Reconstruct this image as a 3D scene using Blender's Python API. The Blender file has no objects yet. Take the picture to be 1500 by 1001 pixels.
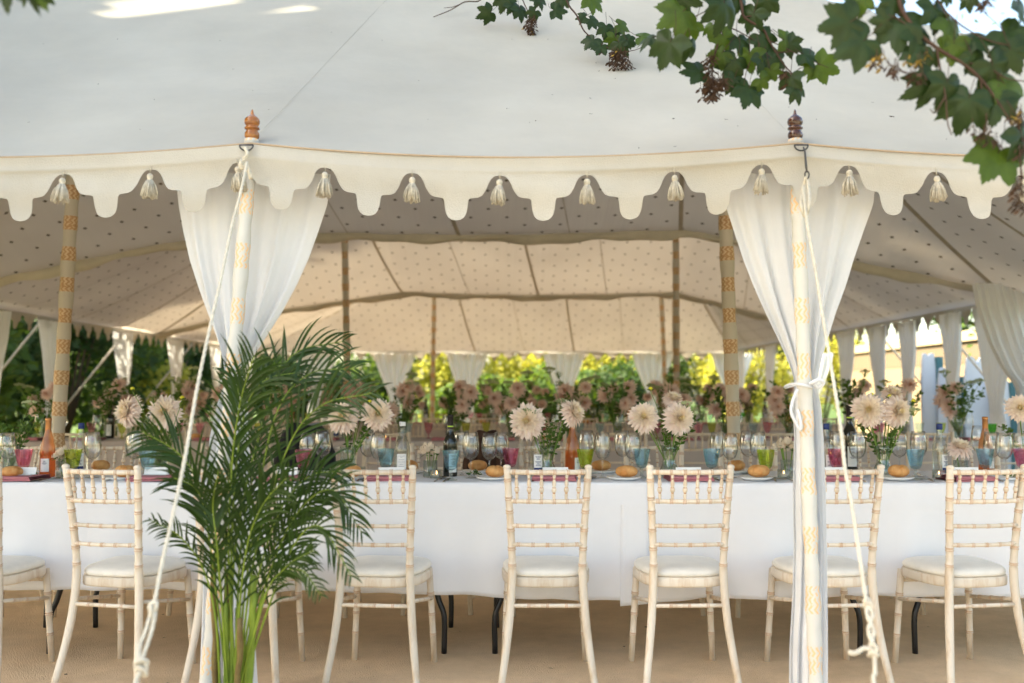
import bpy, math, random
from mathutils import Vector, Matrix, Euler
R = math.radians
random.seed(7)
S = bpy.context.scene
COL = S.collection

# ------------------------------------------------------------------ camera, sky, sun, exposure
H, TH, F = 1.23, math.atan(74/1458.3), 1458.3
cd = bpy.data.cameras.new('camera'); cam = bpy.data.objects.new('camera', cd); COL.objects.link(cam)
cam.location = (0, 0, H); cam.rotation_euler = (R(90)+TH, 0, 0)
cd.lens = 35; cd.sensor_width = 36; cd.clip_end = 400; cd.clip_start = .05
cd.dof.use_dof = True; cd.dof.focus_distance = 4.72; cd.dof.aperture_fstop = 1.7
S.camera = cam
SUN = Vector((-.78, -.10, .62)).normalized()
w = bpy.data.worlds.new('World'); S.world = w; w.use_nodes = True
nt = w.node_tree; bg = nt.nodes['Background']
sk = nt.nodes.new('ShaderNodeTexSky'); sk.sky_type = 'NISHITA'; sk.sun_disc = False
sk.sun_elevation = math.asin(SUN.z); sk.sun_rotation = math.atan2(SUN.x, SUN.y)
sk.air_density = 1.0; sk.dust_density = 2.5; sk.ozone_density = 1.0
nt.links.new(sk.outputs[0], bg.inputs[0]); bg.inputs[1].default_value = .15
sl = bpy.data.lights.new('sun', 'SUN'); so = bpy.data.objects.new('sun', sl); COL.objects.link(so)
sl.energy = 4.5; sl.angle = R(.5); sl.color = (1, .93, .8)
so.rotation_euler = SUN.to_track_quat('Z', 'Y').to_euler()
S.view_settings.view_transform = 'Standard'; S.view_settings.look = 'None'
S.view_settings.exposure = 2.17; S.view_settings.gamma = 1
S.view_settings.use_white_balance = True; S.view_settings.white_balance_temperature = 7750; S.view_settings.white_balance_tint = 6
S.render.engine = 'CYCLES'
cy = S.cycles
cy.use_denoising = True; cy.max_bounces = 10; cy.diffuse_bounces = 5; cy.glossy_bounces = 4
cy.transmission_bounces = 6; cy.transparent_max_bounces = 40; cy.caustics_reflective = False; cy.caustics_refractive = False
cy.sample_clamp_indirect = 6

def P(px, py, Y):
    """world point at depth Y that the photograph shows at (px, py)"""
    dx = (px-750)/F; dy = (500.5-py)/F
    d = Vector((dx, math.cos(TH)-dy*math.sin(TH), math.sin(TH)+dy*math.cos(TH)))
    return Vector((0, 0, H)) + d*(Y/d.y)
def PX(px, Y): return (px-750)/F*Y
def rnd(a, b): return random.uniform(a, b)

# ------------------------------------------------------------------ materials
def newmat(name):
    m = bpy.data.materials.new(name); m.use_nodes = True
    n = m.node_tree; p = n.nodes['Principled BSDF']; return m, n, p
def mat(name, c, rough=.7, var=.12, scale=8, stretch=(1, 1, 1), bump=0, bscale=60, bstretch=(1,1,1), trans=0, tcol=None, metal=0, spec=.3, c2=None, coat=0, sheen=0, thr=None, coords='Object'):
    m, n, p = newmat(name); N = n.nodes; L = n.links
    tc = N.new('ShaderNodeTexCoord'); mp = N.new('ShaderNodeMapping'); mp.inputs['Scale'].default_value = stretch
    L.new(tc.outputs[coords], mp.inputs[0])
    no = N.new('ShaderNodeTexNoise'); no.inputs['Scale'].default_value = scale; no.inputs['Detail'].default_value = 6; no.inputs['Roughness'].default_value = .65
    L.new(mp.outputs[0], no.inputs['Vector'])
    cr = N.new('ShaderNodeValToRGB'); L.new(no.outputs['Fac'], cr.inputs[0])
    lo = c2 if c2 else tuple(v*(1-var) for v in c); hi = c if c2 else tuple(min(1, v*(1+var*.6)) for v in c)
    a, b = thr if thr else (.3, .7)
    cr.color_ramp.elements[0].position = a; cr.color_ramp.elements[1].position = b
    cr.color_ramp.elements[0].color = (*lo, 1); cr.color_ramp.elements[1].color = (*hi, 1)
    L.new(cr.outputs[0], p.inputs['Base Color'])
    p.inputs['Roughness'].default_value = rough; p.inputs['Metallic'].default_value = metal
    p.inputs['Specular IOR Level'].default_value = spec
    if coat: p.inputs['Coat Weight'].default_value = coat; p.inputs['Coat Roughness'].default_value = .12
    if sheen: p.inputs['Sheen Weight'].default_value = sheen
    if bump:
        mp2 = N.new('ShaderNodeMapping'); mp2.inputs['Scale'].default_value = bstretch; L.new(tc.outputs[coords], mp2.inputs[0])
        n2 = N.new('ShaderNodeTexNoise'); n2.inputs['Scale'].default_value = bscale; n2.inputs['Detail'].default_value = 4; L.new(mp2.outputs[0], n2.inputs['Vector'])
        bp = N.new('ShaderNodeBump'); bp.inputs['Strength'].default_value = bump; bp.inputs['Distance'].default_value = .05 if name == 'marquee_canvas' else .02
        L.new(n2.outputs['Fac'], bp.inputs['Height']); L.new(bp.outputs[0], p.inputs['Normal'])
    if trans:
        tr = N.new('ShaderNodeBsdfTranslucent'); mx = N.new('ShaderNodeMixShader'); mx.inputs[0].default_value = trans
        if tcol: tr.inputs[0].default_value = (*tcol, 1)
        else: L.new(cr.outputs[0], tr.inputs[0])
        L.new(p.outputs[0], mx.inputs[1]); L.new(tr.outputs[0], mx.inputs[2]); L.new(mx.outputs[0], N['Material Output'].inputs[0])
    return m
def glassmat(name, tint, refl=.5, body=0, bcol=None, blend=.12):
    """thin-walled glass: clear through the middle, mirror-like at the rims"""
    m, n, p = newmat(name); N = n.nodes; L = n.links; N.remove(p)
    tr = N.new('ShaderNodeBsdfTransparent'); tr.inputs[0].default_value = (*tint, 1)
    gl = N.new('ShaderNodeBsdfGlossy'); gl.inputs['Roughness'].default_value = .03
    lw = N.new('ShaderNodeLayerWeight'); lw.inputs[0].default_value = blend
    mr = N.new('ShaderNodeMapRange'); mr.inputs['To Min'].default_value = .08; mr.inputs['To Max'].default_value = refl
    L.new(lw.outputs['Fresnel'], mr.inputs[0])
    mx = N.new('ShaderNodeMixShader'); L.new(mr.outputs[0], mx.inputs[0]); L.new(tr.outputs[0], mx.inputs[1]); L.new(gl.outputs[0], mx.inputs[2])
    out = mx
    if body:
        tl = N.new('ShaderNodeBsdfTranslucent'); tl.inputs[0].default_value = (*bcol, 1)
        m2 = N.new('ShaderNodeMixShader'); m2.inputs[0].default_value = body; L.new(mx.outputs[0], m2.inputs[1]); L.new(tl.outputs[0], m2.inputs[2]); out = m2
    L.new(out.outputs[0], N['Material Output'].inputs[0]); return m

M = {}
M['canvas'] = mat('marquee_canvas', (.60, .575, .50), .85, .16, .9, (1, 1, 1), .5, 2.6, trans=.32, tcol=(.70, .66, .60))
M['canvas_dirt'] = mat('canvas_debris', (.06, .03, .02), .9)
M['valance'] = mat('valance_cotton', (.54, .51, .45), .9, .08, 3, bump=.3, bscale=240, trans=.12)
M['edging'] = mat('edging_tape', (.46, .35, .25), .9)
M['curtain'] = mat('curtain_voile', (.83, .84, .86), .9, .04, 6, bump=.15, bscale=260, trans=.3, tcol=(.85, .88, .92))
M['gutter'] = mat('gutter_cloth', (.58, .53, .44), .9, .15, 3, trans=.1)
M['webbing'] = mat('webbing', (.50, .44, .35), .9, trans=.45)
M['rope'] = mat('cotton_rope', (.66, .6, .49), .95, .18, 30)
M['tassel'] = mat('tassel_yarn', (.54, .49, .40), .95, .35, 60)
M['iron'] = mat('iron', (.1, .1, .1), .45, metal=.9)
M['finial_light'] = mat('varnished_pine', (.42, .155, .025), .2, .3, 14, (1, 1, 5), c2=(.16, .045, .01), coat=.6)
M['finial_dark'] = mat('varnished_walnut', (.10, .03, .010), .22, .3, 14, (1, 1, 5), c2=(.03, .008, .004), coat=.8)
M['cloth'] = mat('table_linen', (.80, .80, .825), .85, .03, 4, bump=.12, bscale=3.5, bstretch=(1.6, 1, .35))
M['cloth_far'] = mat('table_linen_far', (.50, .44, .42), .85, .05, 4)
M['chair'] = mat('limewashed_wood', (.76, .66, .54), .5, .2, 9, (3, 3, .6), c2=(.60, .43, .28), thr=(.25, .52), bump=.05, bscale=90, bstretch=(3, 3, .3))
def vary(m, lo, hi):
    # hired chairs: each a little paler or more worn than the next
    n = m.node_tree; p = n.nodes['Principled BSDF']; l = p.inputs['Base Color'].links[0]; src = l.from_socket
    oi = n.nodes.new('ShaderNodeObjectInfo'); mr = n.nodes.new('ShaderNodeMapRange'); mr.inputs['To Min'].default_value = lo; mr.inputs['To Max'].default_value = hi
    n.links.new(oi.outputs['Random'], mr.inputs[0]); h = n.nodes.new('ShaderNodeHueSaturation'); n.links.new(mr.outputs[0], h.inputs['Value']); n.links.new(src, h.inputs['Color']); n.links.new(h.outputs[0], p.inputs['Base Color'])
vary(M['chair'], .86, 1.04)
M['chair_ring'] = mat('limewashed_groove', (.55, .33, .2), .6)
M['cushion'] = mat('cushion_velvet', (.80, .75, .67), .9, .06, 20, sheen=.3, bump=.1, bscale=200)
M['black_metal'] = mat('black_steel', (.012, .012, .014), .35, metal=.3, spec=.6)
M['floor'] = mat('coir_matting', (.84, .61, .39), .95, .2, 1.1, c2=(.62, .44, .27), thr=(.36, .60), bump=.55, bscale=230, bstretch=(1, .35, 1))
for _n in M['floor'].node_tree.nodes:
    if _n.type == 'TEX_NOISE' and _n.inputs['Scale'].default_value < 5: _n.inputs['Detail'].default_value = 12; _n.inputs['Roughness'].default_value = .72
M['bounce_gravel'] = mat('pale_bounce_gravel', (.55, .49, .40), .95, .2, 30, bump=.4, bscale=80)
M['grass'] = mat('lawn', (.09, .15, .03), .9, .4, 3, c2=(.04, .08, .015))
M['glass'] = glassmat('clear_glass', (.965, .97, .965), .62, blend=.17)
M['glass_thick'] = glassmat('vase_glass', (.93, .96, .94), .55, .05, (.7, .8, .75), .16)
M['glass_pink'] = glassmat('pink_glass', (.96, .68, .76), .6, .10, (.85, .35, .5))
M['glass_blue'] = glassmat('blue_glass', (.78, .92, .96), .6, .08, (.45, .75, .85))
M['glass_lime'] = glassmat('lime_glass', (.88, .94, .50), .6, .12, (.7, .85, .15))
M['glass_green'] = glassmat('green_glass', (.3, .75, .25), .5, .2, (.1, .5, .08))
M['wine_bottle'] = mat('dark_bottle_glass', (.01, .012, .008), .08, spec=.7)
M['rose'] = glassmat('rose_wine_glass', (.98, .74, .56), .45, .42, (.98, .58, .34))
M['water'] = glassmat('water', (.93, .96, .95), .25)
M['foil_dark'] = mat('dark_foil', (.02, .015, .015), .4)
M['foil_gold'] = mat('copper_foil', (.55, .25, .1), .35, metal=.7)
M['lime_band'] = mat('lime_band', (.5, .7, .1), .5)
M['navy'] = mat('navy_print', (.02, .04, .16), .5)
M['white_cap'] = mat('white_cap', (.8, .8, .8), .4)
M['label'] = mat('label_paper', (.82, .82, .8), .7, .02)
M['ink'] = mat('printed_ink', (.1, .12, .2), .7)
M['bread'] = mat('bread_crust', (.52, .19, .045), .55, .3, 22, c2=(.74, .42, .17), bump=.5, bscale=45)
M['plate'] = mat('white_china', (.82, .82, .8), .15, .01, spec=.5)
M['napkin'] = mat('pink_linen', (.55, .22, .25), .9, .08, 20)
M['card'] = mat('white_card', (.85, .85, .84), .7, .02)
M['steel'] = mat('cutlery_steel', (.45, .43, .4), .22, metal=1)
M['petal_out'] = mat('petal_blush', (.93, .80, .72), .7, .06, 12, trans=.3)
M['petal_mid'] = mat('petal_cream', (.94, .83, .70), .7, .06, 12, trans=.3)
M['petal_in'] = mat('petal_heart', (.97, .84, .58), .7, .1, 12, trans=.3)
M['petal_pink'] = mat('petal_dusky_pink', (.92, .72, .65), .7, .15, 6, trans=.3)
M['petal_pink2'] = mat('petal_dusky_heart', (.75, .48, .36), .7, .15, 6, trans=.3)
M['rose_petal'] = mat('rose_petal', (.88, .76, .62), .7, .08, 15, trans=.25)
M['bud'] = mat('yellow_bud', (.65, .6, .05), .6)
M['stem'] = mat('flower_stem', (.16, .27, .05), .6, .2)
M['sprig'] = mat('sprig_leaf', (.07, .14, .03), .6, .35, 10, trans=.25, tcol=(.15, .3, .04))
M['umbel'] = mat('umbel_flower', (.42, .46, .25), .8, .3, 30)
M['tealight'] = mat('tealight_wax', (.85, .7, .6), .5)
M['palm'] = mat('palm_leaf', (.024, .062, .006), .4, .35, 9, c2=(.009, .026, .003), trans=.14, tcol=(.09, .19, .008), spec=.28)
M['palm_stem'] = mat('palm_stalk', (.26, .34, .04), .45, .3, 9, (1, 1, .6), c2=(.09, .15, .02))
M['palm_cane'] = mat('palm_cane', (.22, .17, .05), .5, .4, 10, c2=(.1, .05, .02))
M['pot'] = mat('dark_planter', (.05, .045, .04), .6)
M['soil'] = mat('soil', (.04, .025, .015), .95)
M['syc'] = mat('sycamore_leaf', (.022, .046, .009), .5, .3, 30, c2=(.010, .024, .005), trans=.14, tcol=(.06, .12, .01))
M['syc_lite'] = mat('sycamore_leaf_light', (.050, .090, .014), .5, .4, 30, trans=.3, tcol=(.16, .25, .015))
M['twig'] = mat('twig_bark', (.07, .04, .028), .85, .3, 20)
M['samara'] = mat('sycamore_seed', (.075, .04, .022), .8, .4, 30)
M['samara_y'] = mat('sycamore_seed_yellow', (.35, .22, .04), .8, .4, 30)
M['bark'] = mat('tree_bark', (.10, .075, .05), .95, .4, 6, (1, 1, .25), bump=.6, bscale=10, bstretch=(1, 1, .2))
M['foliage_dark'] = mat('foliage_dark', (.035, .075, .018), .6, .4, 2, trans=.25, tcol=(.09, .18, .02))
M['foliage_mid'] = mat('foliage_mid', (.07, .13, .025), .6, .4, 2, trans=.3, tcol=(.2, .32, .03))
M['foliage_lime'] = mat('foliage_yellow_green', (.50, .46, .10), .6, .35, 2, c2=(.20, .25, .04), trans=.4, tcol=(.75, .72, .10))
M['jacket'] = mat('black_wool', (.008, .008, .01), .9, sheen=.2)
M['jacket_brown'] = mat('brown_wool', (.055, .028, .018), .9)
M['screen'] = mat('painted_screen', (.62, .70, .80), .6, .05, 4)
M['teal'] = mat('teal_post', (.05, .16, .2), .6)
M['tan_post'] = mat('tan_post', (.5, .36, .2), .8)
M['skin'] = M['cushion']

def stone_mat():
    m, n, p = newmat('coursed_stone'); N = n.nodes; L = n.links
    tc = N.new('ShaderNodeTexCoord'); mp = N.new('ShaderNodeMapping'); mp.inputs['Rotation'].default_value = (R(90), 0, R(90))
    L.new(tc.outputs['Object'], mp.inputs[0])
    br = N.new('ShaderNodeTexBrick'); br.inputs['Scale'].default_value = 1; br.inputs['Brick Width'].default_value = .9; br.inputs['Row Height'].default_value = .42
    br.inputs['Mortar Size'].default_value = .02
    br.inputs['Color1'].default_value = (.25, .19, .12, 1); br.inputs['Color2'].default_value = (.11, .085, .06, 1); br.inputs['Mortar'].default_value = (.12, .09, .06, 1)
    L.new(mp.outputs[0], br.inputs[0]); L.new(br.outputs[0], p.inputs['Base Color']); p.inputs['Roughness'].default_value = .95
    return m
M['stone'] = stone_mat()
M['cope'] = mat('coping_stone', (.42, .33, .22), .9, .2, 3)

def lining_mat():
    m, n, p = newmat('printed_lining'); N = n.nodes; L = n.links
    tc = N.new('ShaderNodeTexCoord'); sx = N.new('ShaderNodeSeparateXYZ'); L.new(tc.outputs['Object'], sx.inputs[0])
    def mth(op, a, b=None):
        q = N.new('ShaderNodeMath'); q.operation = op
        for i, v in enumerate((a, b)):
            if v is None: continue
            if isinstance(v, (int, float)): q.inputs[i].default_value = v
            else: L.new(v, q.inputs[i])
        return q.outputs[0]
    x = mth('DIVIDE', sx.outputs[0], .35); y = mth('DIVIDE', sx.outputs[1], .30)
    ms = []
    for o in (0, .5):
        fx = mth('SUBTRACT', mth('FRACT', mth('ADD', x, 50+o)), .5); fy = mth('SUBTRACT', mth('FRACT', mth('ADD', y, 50+o)), .5)
        ax, ay = mth('ABSOLUTE', fx), mth('ABSOLUTE', fy)
        # four-petalled printed motif
        d = mth('ADD', mth('MAXIMUM', ax, ay), mth('MULTIPLY', mth('MINIMUM', ax, ay), 1.1))
        ms.append(mth('LESS_THAN', d, .064))
    msk = mth('MAXIMUM', ms[0], ms[1])
    no = N.new('ShaderNodeTexNoise'); no.inputs['Scale'].default_value = .9; L.new(tc.outputs['Object'], no.inputs['Vector'])
    cr = N.new('ShaderNodeValToRGB'); L.new(no.outputs['Fac'], cr.inputs[0])
    cr.color_ramp.elements[0].position = .3; cr.color_ramp.elements[1].position = .7
    cr.color_ramp.elements[0].color = (.66, .61, .57, 1); cr.color_ramp.elements[1].color = (.75, .70, .655, 1)
    mx = N.new('ShaderNodeMix'); mx.data_type = 'RGBA'; L.new(msk, mx.inputs[0]); L.new(cr.outputs[0], mx.inputs[6]); mx.inputs[7].default_value = (.10, .075, .035, 1)
    L.new(mx.outputs[2], p.inputs['Base Color']); p.inputs['Roughness'].default_value = .9; p.inputs['Specular IOR Level'].default_value = .15
    # gathers running down the slope
    wv = N.new('ShaderNodeTexNoise'); mp = N.new('ShaderNodeMapping'); mp.inputs['Scale'].default_value = (9, .8, .8); L.new(tc.outputs['Object'], mp.inputs[0]); L.new(mp.outputs[0], wv.inputs['Vector'])
    wv.inputs['Scale'].default_value = 1; bp = N.new('ShaderNodeBump'); bp.inputs['Strength'].default_value = .6; bp.inputs['Distance'].default_value = .03
    L.new(wv.outputs[0], bp.inputs['Height']); L.new(bp.outputs[0], p.inputs['Normal'])
    tr = N.new('ShaderNodeBsdfTranslucent'); ms_ = N.new('ShaderNodeMixShader'); ms_.inputs[0].default_value = .42
    L.new(mx.outputs[2], tr.inputs[0]); L.new(p.outputs[0], ms_.inputs[1]); L.new(tr.outputs[0], ms_.inputs[2]); L.new(ms_.outputs[0], N['Material Output'].inputs[0])
    return m
M['lining'] = lining_mat()

def sleeve_mat(name, base, ink, period, duty, ground=None):
    """pole sleeve: plain cotton with block-printed chevron bands (UV: u around, v metres along)"""
    m, n, p = newmat(name); N = n.nodes; L = n.links
    uv = N.new('ShaderNodeUVMap'); sx = N.new('ShaderNodeSeparateXYZ'); L.new(uv.outputs[0], sx.inputs[0])
    def mth(op, a, b=None):
        q = N.new('ShaderNodeMath'); q.operation = op
        for i, v in enumerate((a, b)):
            if v is None: continue
            if isinstance(v, (int, float)): q.inputs[i].default_value = v
            else: L.new(v, q.inputs[i])
        return q.outputs[0]
    u, v = sx.outputs[0], sx.outputs[1]
    band = mth('LESS_THAN', mth('FRACT', mth('DIVIDE', v, period)), duty)
    # chevrons that run up the pole: zig-zag in v, repeated around u
    zig = mth('ABSOLUTE', mth('SUBTRACT', mth('FRACT', mth('DIVIDE', v, .034)), .5))
    s = mth('FRACT', mth('ADD', mth('MULTIPLY', u, 9), mth('MULTIPLY', zig, 1.25)))
    line = mth('LESS_THAN', s, .52)
    no = N.new('ShaderNodeTexNoise'); no.inputs['Scale'].default_value = 60; tcn = N.new('ShaderNodeTexCoord'); L.new(tcn.outputs['Object'], no.inputs['Vector'])
    worn = mth('GREATER_THAN', no.outputs['Fac'], .42)
    ink_f = mth('MULTIPLY', mth('MULTIPLY', band, line), worn)
    base_mix = N.new('ShaderNodeMix'); base_mix.data_type = 'RGBA'; L.new(band, base_mix.inputs[0]); base_mix.inputs[6].default_value = (*base, 1); base_mix.inputs[7].default_value = (*(ground or base), 1)
    mx = N.new('ShaderNodeMix'); mx.data_type = 'RGBA'; L.new(ink_f, mx.inputs[0]); L.new(base_mix.outputs[2], mx.inputs[6]); mx.inputs[7].default_value = (*ink, 1)
    L.new(mx.outputs[2], p.inputs['Base Color']); p.inputs['Roughness'].default_value = .9
    n2 = N.new('ShaderNodeTexNoise'); n2.inputs['Scale'].default_value = 22; L.new(tcn.outputs['Object'], n2.inputs['Vector'])
    bp = N.new('ShaderNodeBump'); bp.inputs['Strength'].default_value = .5; bp.inputs['Distance'].default_value = .01; L.new(n2.outputs[0], bp.inputs['Height']); L.new(bp.outputs[0], p.inputs['Normal'])
    return m
M['sleeve'] = sleeve_mat('printed_sleeve', (.60, .58, .53), (.78, .50, .27), .2134, .46)
M['sleeve_in'] = sleeve_mat('printed_sleeve_inner', (.56, .51, .43), (.70, .52, .34), .2134, .46, (.50, .29, .15))

# ------------------------------------------------------------------ mesh builder
class MB:
    def __init__(s): s.v = []; s.f = []; s.mi = []; s.uv = {}
    def vert(s, p): s.v.append(Vector(p)); return len(s.v)-1
    def face(s, idx, mi=0, uv=None):
        s.f.append(tuple(idx)); s.mi.append(mi)
        if uv: s.uv[len(s.f)-1] = uv
    def poly(s, pts, mi=0): s.face([s.vert(p) for p in pts], mi)
    def box(s, c, d, mi=0, rz=0, m=None):
        c = Vector(c); o = []
        rot = m if m else Matrix.Rotation(rz, 3, 'Z')
        for z in (-1, 1):
            for x, y in ((-1, -1), (1, -1), (1, 1), (-1, 1)):
                o.append(s.vert(c + rot @ Vector((x*d[0]/2, y*d[1]/2, z*d[2]/2))))
        for q in ((3, 2, 1, 0), (4, 5, 6, 7), (0, 1, 5, 4), (1, 2, 6, 5), (2, 3, 7, 6), (3, 0, 4, 7)): s.face([o[k] for k in q], mi)
    def tube(s, pts, rad, n=8, cap=True, mis=None, uv=False):
        pts = [Vector(p) for p in pts]; N = len(pts)
        if not isinstance(rad, (list, tuple)): rad = [rad]*N
        t0 = (pts[1]-pts[0]).normalized(); a = t0.orthogonal().normalized()
        if abs(t0.z) > .5: a = (Vector((1, 0, 0)) - t0*t0.x).normalized()
        rings = []; dist = 0; ds = []
        for i, p in enumerate(pts):
            t = (pts[min(i+1, N-1)]-pts[max(i-1, 0)])
            if t.length < 1e-9: t = t0
            t.normalize(); a = (a - t*a.dot(t)).normalized(); b = t.cross(a)
            if i: dist += (pts[i]-pts[i-1]).length
            ds.append(dist)
            rings.append([s.vert(p + (a*math.cos(2*math.pi*k/n)+b*math.sin(2*math.pi*k/n))*rad[i]) for k in range(n)])
        for i in range(N-1):
            mi = mis[i] if mis else 0
            for k in range(n):
                k2 = (k+1) % n
                u = [(k/n, ds[i]), ((k+1)/n, ds[i]), ((k+1)/n, ds[i+1]), (k/n, ds[i+1])] if uv else None
                s.face((rings[i][k], rings[i][k2], rings[i+1][k2], rings[i+1][k]), mi, u)
        if cap:
            s.face(rings[0][::-1], mis[0] if mis else 0); s.face(rings[-1], mis[-1] if mis else 0)
    def lathe(s, prof, n=20, c=(0, 0, 0), mis=None, close=False, m=None):
        c = Vector(c); rings = []
        for r, z in prof:
            if r < 1e-6: rings.append([s.vert(c+(m @ Vector((0, 0, z)) if m else Vector((0, 0, z))))])
            else:
                rr = []
                for k in range(n):
                    q = Vector((r*math.cos(2*math.pi*k/n), r*math.sin(2*math.pi*k/n), z))
                    rr.append(s.vert(c + (m @ q if m else q)))
                rings.append(rr)
        for i in range(len(rings)-1):
            A, B = rings[i], rings[i+1]; mi = mis[i] if mis else 0
            if len(A) == 1 and len(B) == 1: continue
            for k in range(n):
                k2 = (k+1) % n
                if len(A) == 1: s.face((A[0], B[k2], B[k]), mi)
                elif len(B) == 1: s.face((A[k], A[k2], B[0]), mi)
                else: s.face((A[k], A[k2], B[k2], B[k]), mi)
    def grid(s, fn, nu, nv, mi=0, skip=None):
        ids = [[s.vert(fn(i/nu, j/nv)) for j in range(nv+1)] for i in range(nu+1)]
        for i in range(nu):
            for j in range(nv):
                if skip and skip(i, j): continue
                s.face((ids[i][j], ids[i+1][j], ids[i+1][j+1], ids[i][j+1]), mi)
        return ids
    def build(s, name, mats, parent=None, smooth=True, world=False):
        me = bpy.data.meshes.new(name)
        off = parent.location if (world and parent) else Vector((0, 0, 0))
        me.from_pydata([tuple(v-off) for v in s.v], [], s.f)
        ms = mats if isinstance(mats, (list, tuple)) else [mats]
        for m_ in ms: me.materials.append(M[m_] if isinstance(m_, str) else m_)
        me.polygons.foreach_set('material_index', s.mi)
        me.polygons.foreach_set('use_smooth', [smooth]*len(s.f))
        if s.uv:
            ul = me.uv_layers.new(name='UVMap')
            for fi, uv in s.uv.items():
                for k, li in enumerate(me.polygons[fi].loop_indices): ul.data[li].uv = uv[k]
        me.update()
        o = bpy.data.objects.new(name, me); COL.objects.link(o)
        if parent: o.parent = parent
        return o
def solid(o, t, off=0):
    md = o.modifiers.new('thickness', 'SOLIDIFY'); md.thickness = t; md.offset = off; return o
def autosm(o, ang=35):
    me = o.data
    me.set_sharp_from_angle(angle=R(ang)); return o
def sub(o, l=1):
    md = o.modifiers.new('smooth', 'SUBSURF'); md.levels = l; md.render_levels = l; return o
def tag(o, label=None, cat=None, group=None, kind=None):
    if label: o['label'] = label
    if cat: o['category'] = cat
    if group: o['group'] = group
    if kind: o['kind'] = kind
    return o
def thing(name, label, cat, loc=(0, 0, 0), group=None, rz=0):
    o = bpy.data.objects.new(name, None); COL.objects.link(o); o.empty_display_size = .05
    o.location = loc; o.rotation_euler = (0, 0, rz); return tag(o, label, cat, group)
KIDS = {}
def kids(o): return [c for c in COL.objects if c.parent == o]
def reg(o):
    """remember a finished thing's parts so that it can be copied quickly"""
    ks = [(c, [g for g in COL.objects if g.parent == c]) for c in COL.objects if c.parent == o]
    KIDS[o.name] = ks; return o
USED = set()
def place(proto, loc, label, group=None, rz=0, sc=1, rot=None):
    """first call moves the prototype itself, later ones copy it with its parts"""
    if proto.name not in USED: o = proto; USED.add(proto.name)
    else:
        o = proto.copy(); COL.objects.link(o)
        for c, gs in KIDS.get(proto.name, []):
            d = c.copy(); COL.objects.link(d); d.parent = o
            for g in gs:
                e = g.copy(); COL.objects.link(e); e.parent = d
    o.location = loc; o.rotation_euler = rot if rot else (0, 0, rz); o.scale = (sc, sc, sc) if not isinstance(sc, tuple) else sc
    if label: o['label'] = label
    if group: o['group'] = group
    return o
def crom(pts, n):
    """Catmull-Rom samples through pts"""
    pts = [Vector(p) for p in pts]; q = [pts[0]*2-pts[1]] + pts + [pts[-1]*2-pts[-2]]; out = []
    m = len(pts)-1
    for k in range(n+1):
        t = k/n*m; i = min(int(t), m-1); f = t-i
        a, b, c, d = q[i], q[i+1], q[i+2], q[i+3]
        out.append(.5*((2*b)+(c-a)*f+(2*a-5*b+4*c-d)*f*f+(3*b-a-3*c+d)*f**3))
    return out
ORD = 'first second third fourth fifth sixth seventh eighth ninth tenth eleventh twelfth thirteenth fourteenth fifteenth sixteenth seventeenth eighteenth nineteenth twentieth'.split()
def lerp(a, b, t): return a+(b-a)*t
def interp(tab, x):
    if x <= tab[0][0]: return tab[0][1]
    for (a, va), (b, vb) in zip(tab, tab[1:]):
        if x <= b: return va+(vb-va)*(x-a)/(b-a)
    return tab[-1][1]

# ------------------------------------------------------------------ ground
g = MB(); g.grid(lambda u, v: (-80+160*u, -40+160*v, -.03), 8, 8); tag(g.build('lawn', 'grass', smooth=False), kind='structure')
g = MB(); g.grid(lambda u, v: (-14+30*u, -16+17*v, -.012), 4, 4); tag(g.build('added_bounce_terrace', 'bounce_gravel', smooth=False), kind='structure')  # unseen pale ground added to bounce sunlight onto tablecloth and valance
g = MB(); g.grid(lambda u, v: (-6.6+12.4*u, 1.2+21.8*v, 0), 4, 4); tag(g.build('matting_floor', 'floor', smooth=False), kind='structure')

# ------------------------------------------------------------------ marquee
XL, XR = -5.8, 5.0; EZ = 2.18
Y0, Y1, Y2, Y3 = 3.8, 9.97, 16.2, 22.4
def xa(Y): return -2.75+.155*(Y-9.97)
def xb(Y): return xa(Y)+4.45
FP = [-5.2, -3.107, -1.006, 1.095, 3.196, 5.0]      # front eave pole positions
def sag(x, nodes, s=.055):
    for a, b in zip(nodes, nodes[1:]):
        if a <= x <= b: t = (x-a)/(b-a); return s*4*t*(1-t)
    return 0
def gut(x, Y):
    a, b = xa(Y), xb(Y)
    if x < a: t = max(0, (x-XL)/(a-XL)); return EZ+(2.86-EZ)*(t**.85)
    if x > b: t = max(0, (XR-x)/(XR-b)); return EZ+(2.86-EZ)*(t**.85)
    t = (x-a)/(b-a); return 2.86-.05*4*t*(1-t)
def prof(s): return s*(1-.32*(1-s))
def height(x, y, k):
    ya, yb = ((Y0, Y1), (Y1, Y2), (Y2, Y3))[k]; ym = (ya+yb)/2; zr = 4.25
    t = max(0, 1-abs(y-ym)/((yb-ya)/2))
    if y < ym: e = EZ-sag(x, FP) if k == 0 else gut(x, Y1 if k == 1 else Y2)
    else: e = EZ-.02 if k == 2 else gut(x, Y1 if k == 0 else Y2)
    hy = e+(zr-e)*prof(t)
    a, b = xa(y), xb(y)
    hx = 99
    if x < a: s_ = (x-XL)/(a-XL); hx = EZ+(zr-EZ)*prof(s_)
    elif x > b: s_ = (XR-x)/(XR-b); hx = EZ+(zr-EZ)*prof(s_)
    h = min(hy, hx); d = abs(hy-hx)
    if d < .12: h -= (.12-d)**2/.12/4*-0   # crisp hips
    return h
VAL = [(0, .066), (.06, .070), (.10, .082), (.13, .100), (.15, .118), (.175, .133), (.205, .146), (.25, .153), (.33, .156), (.352, .159), (.362, .168), (.368, .186), (.376, .204), (.390, .220), (.412, .232), (.45, .240), (.5, .243)]
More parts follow.
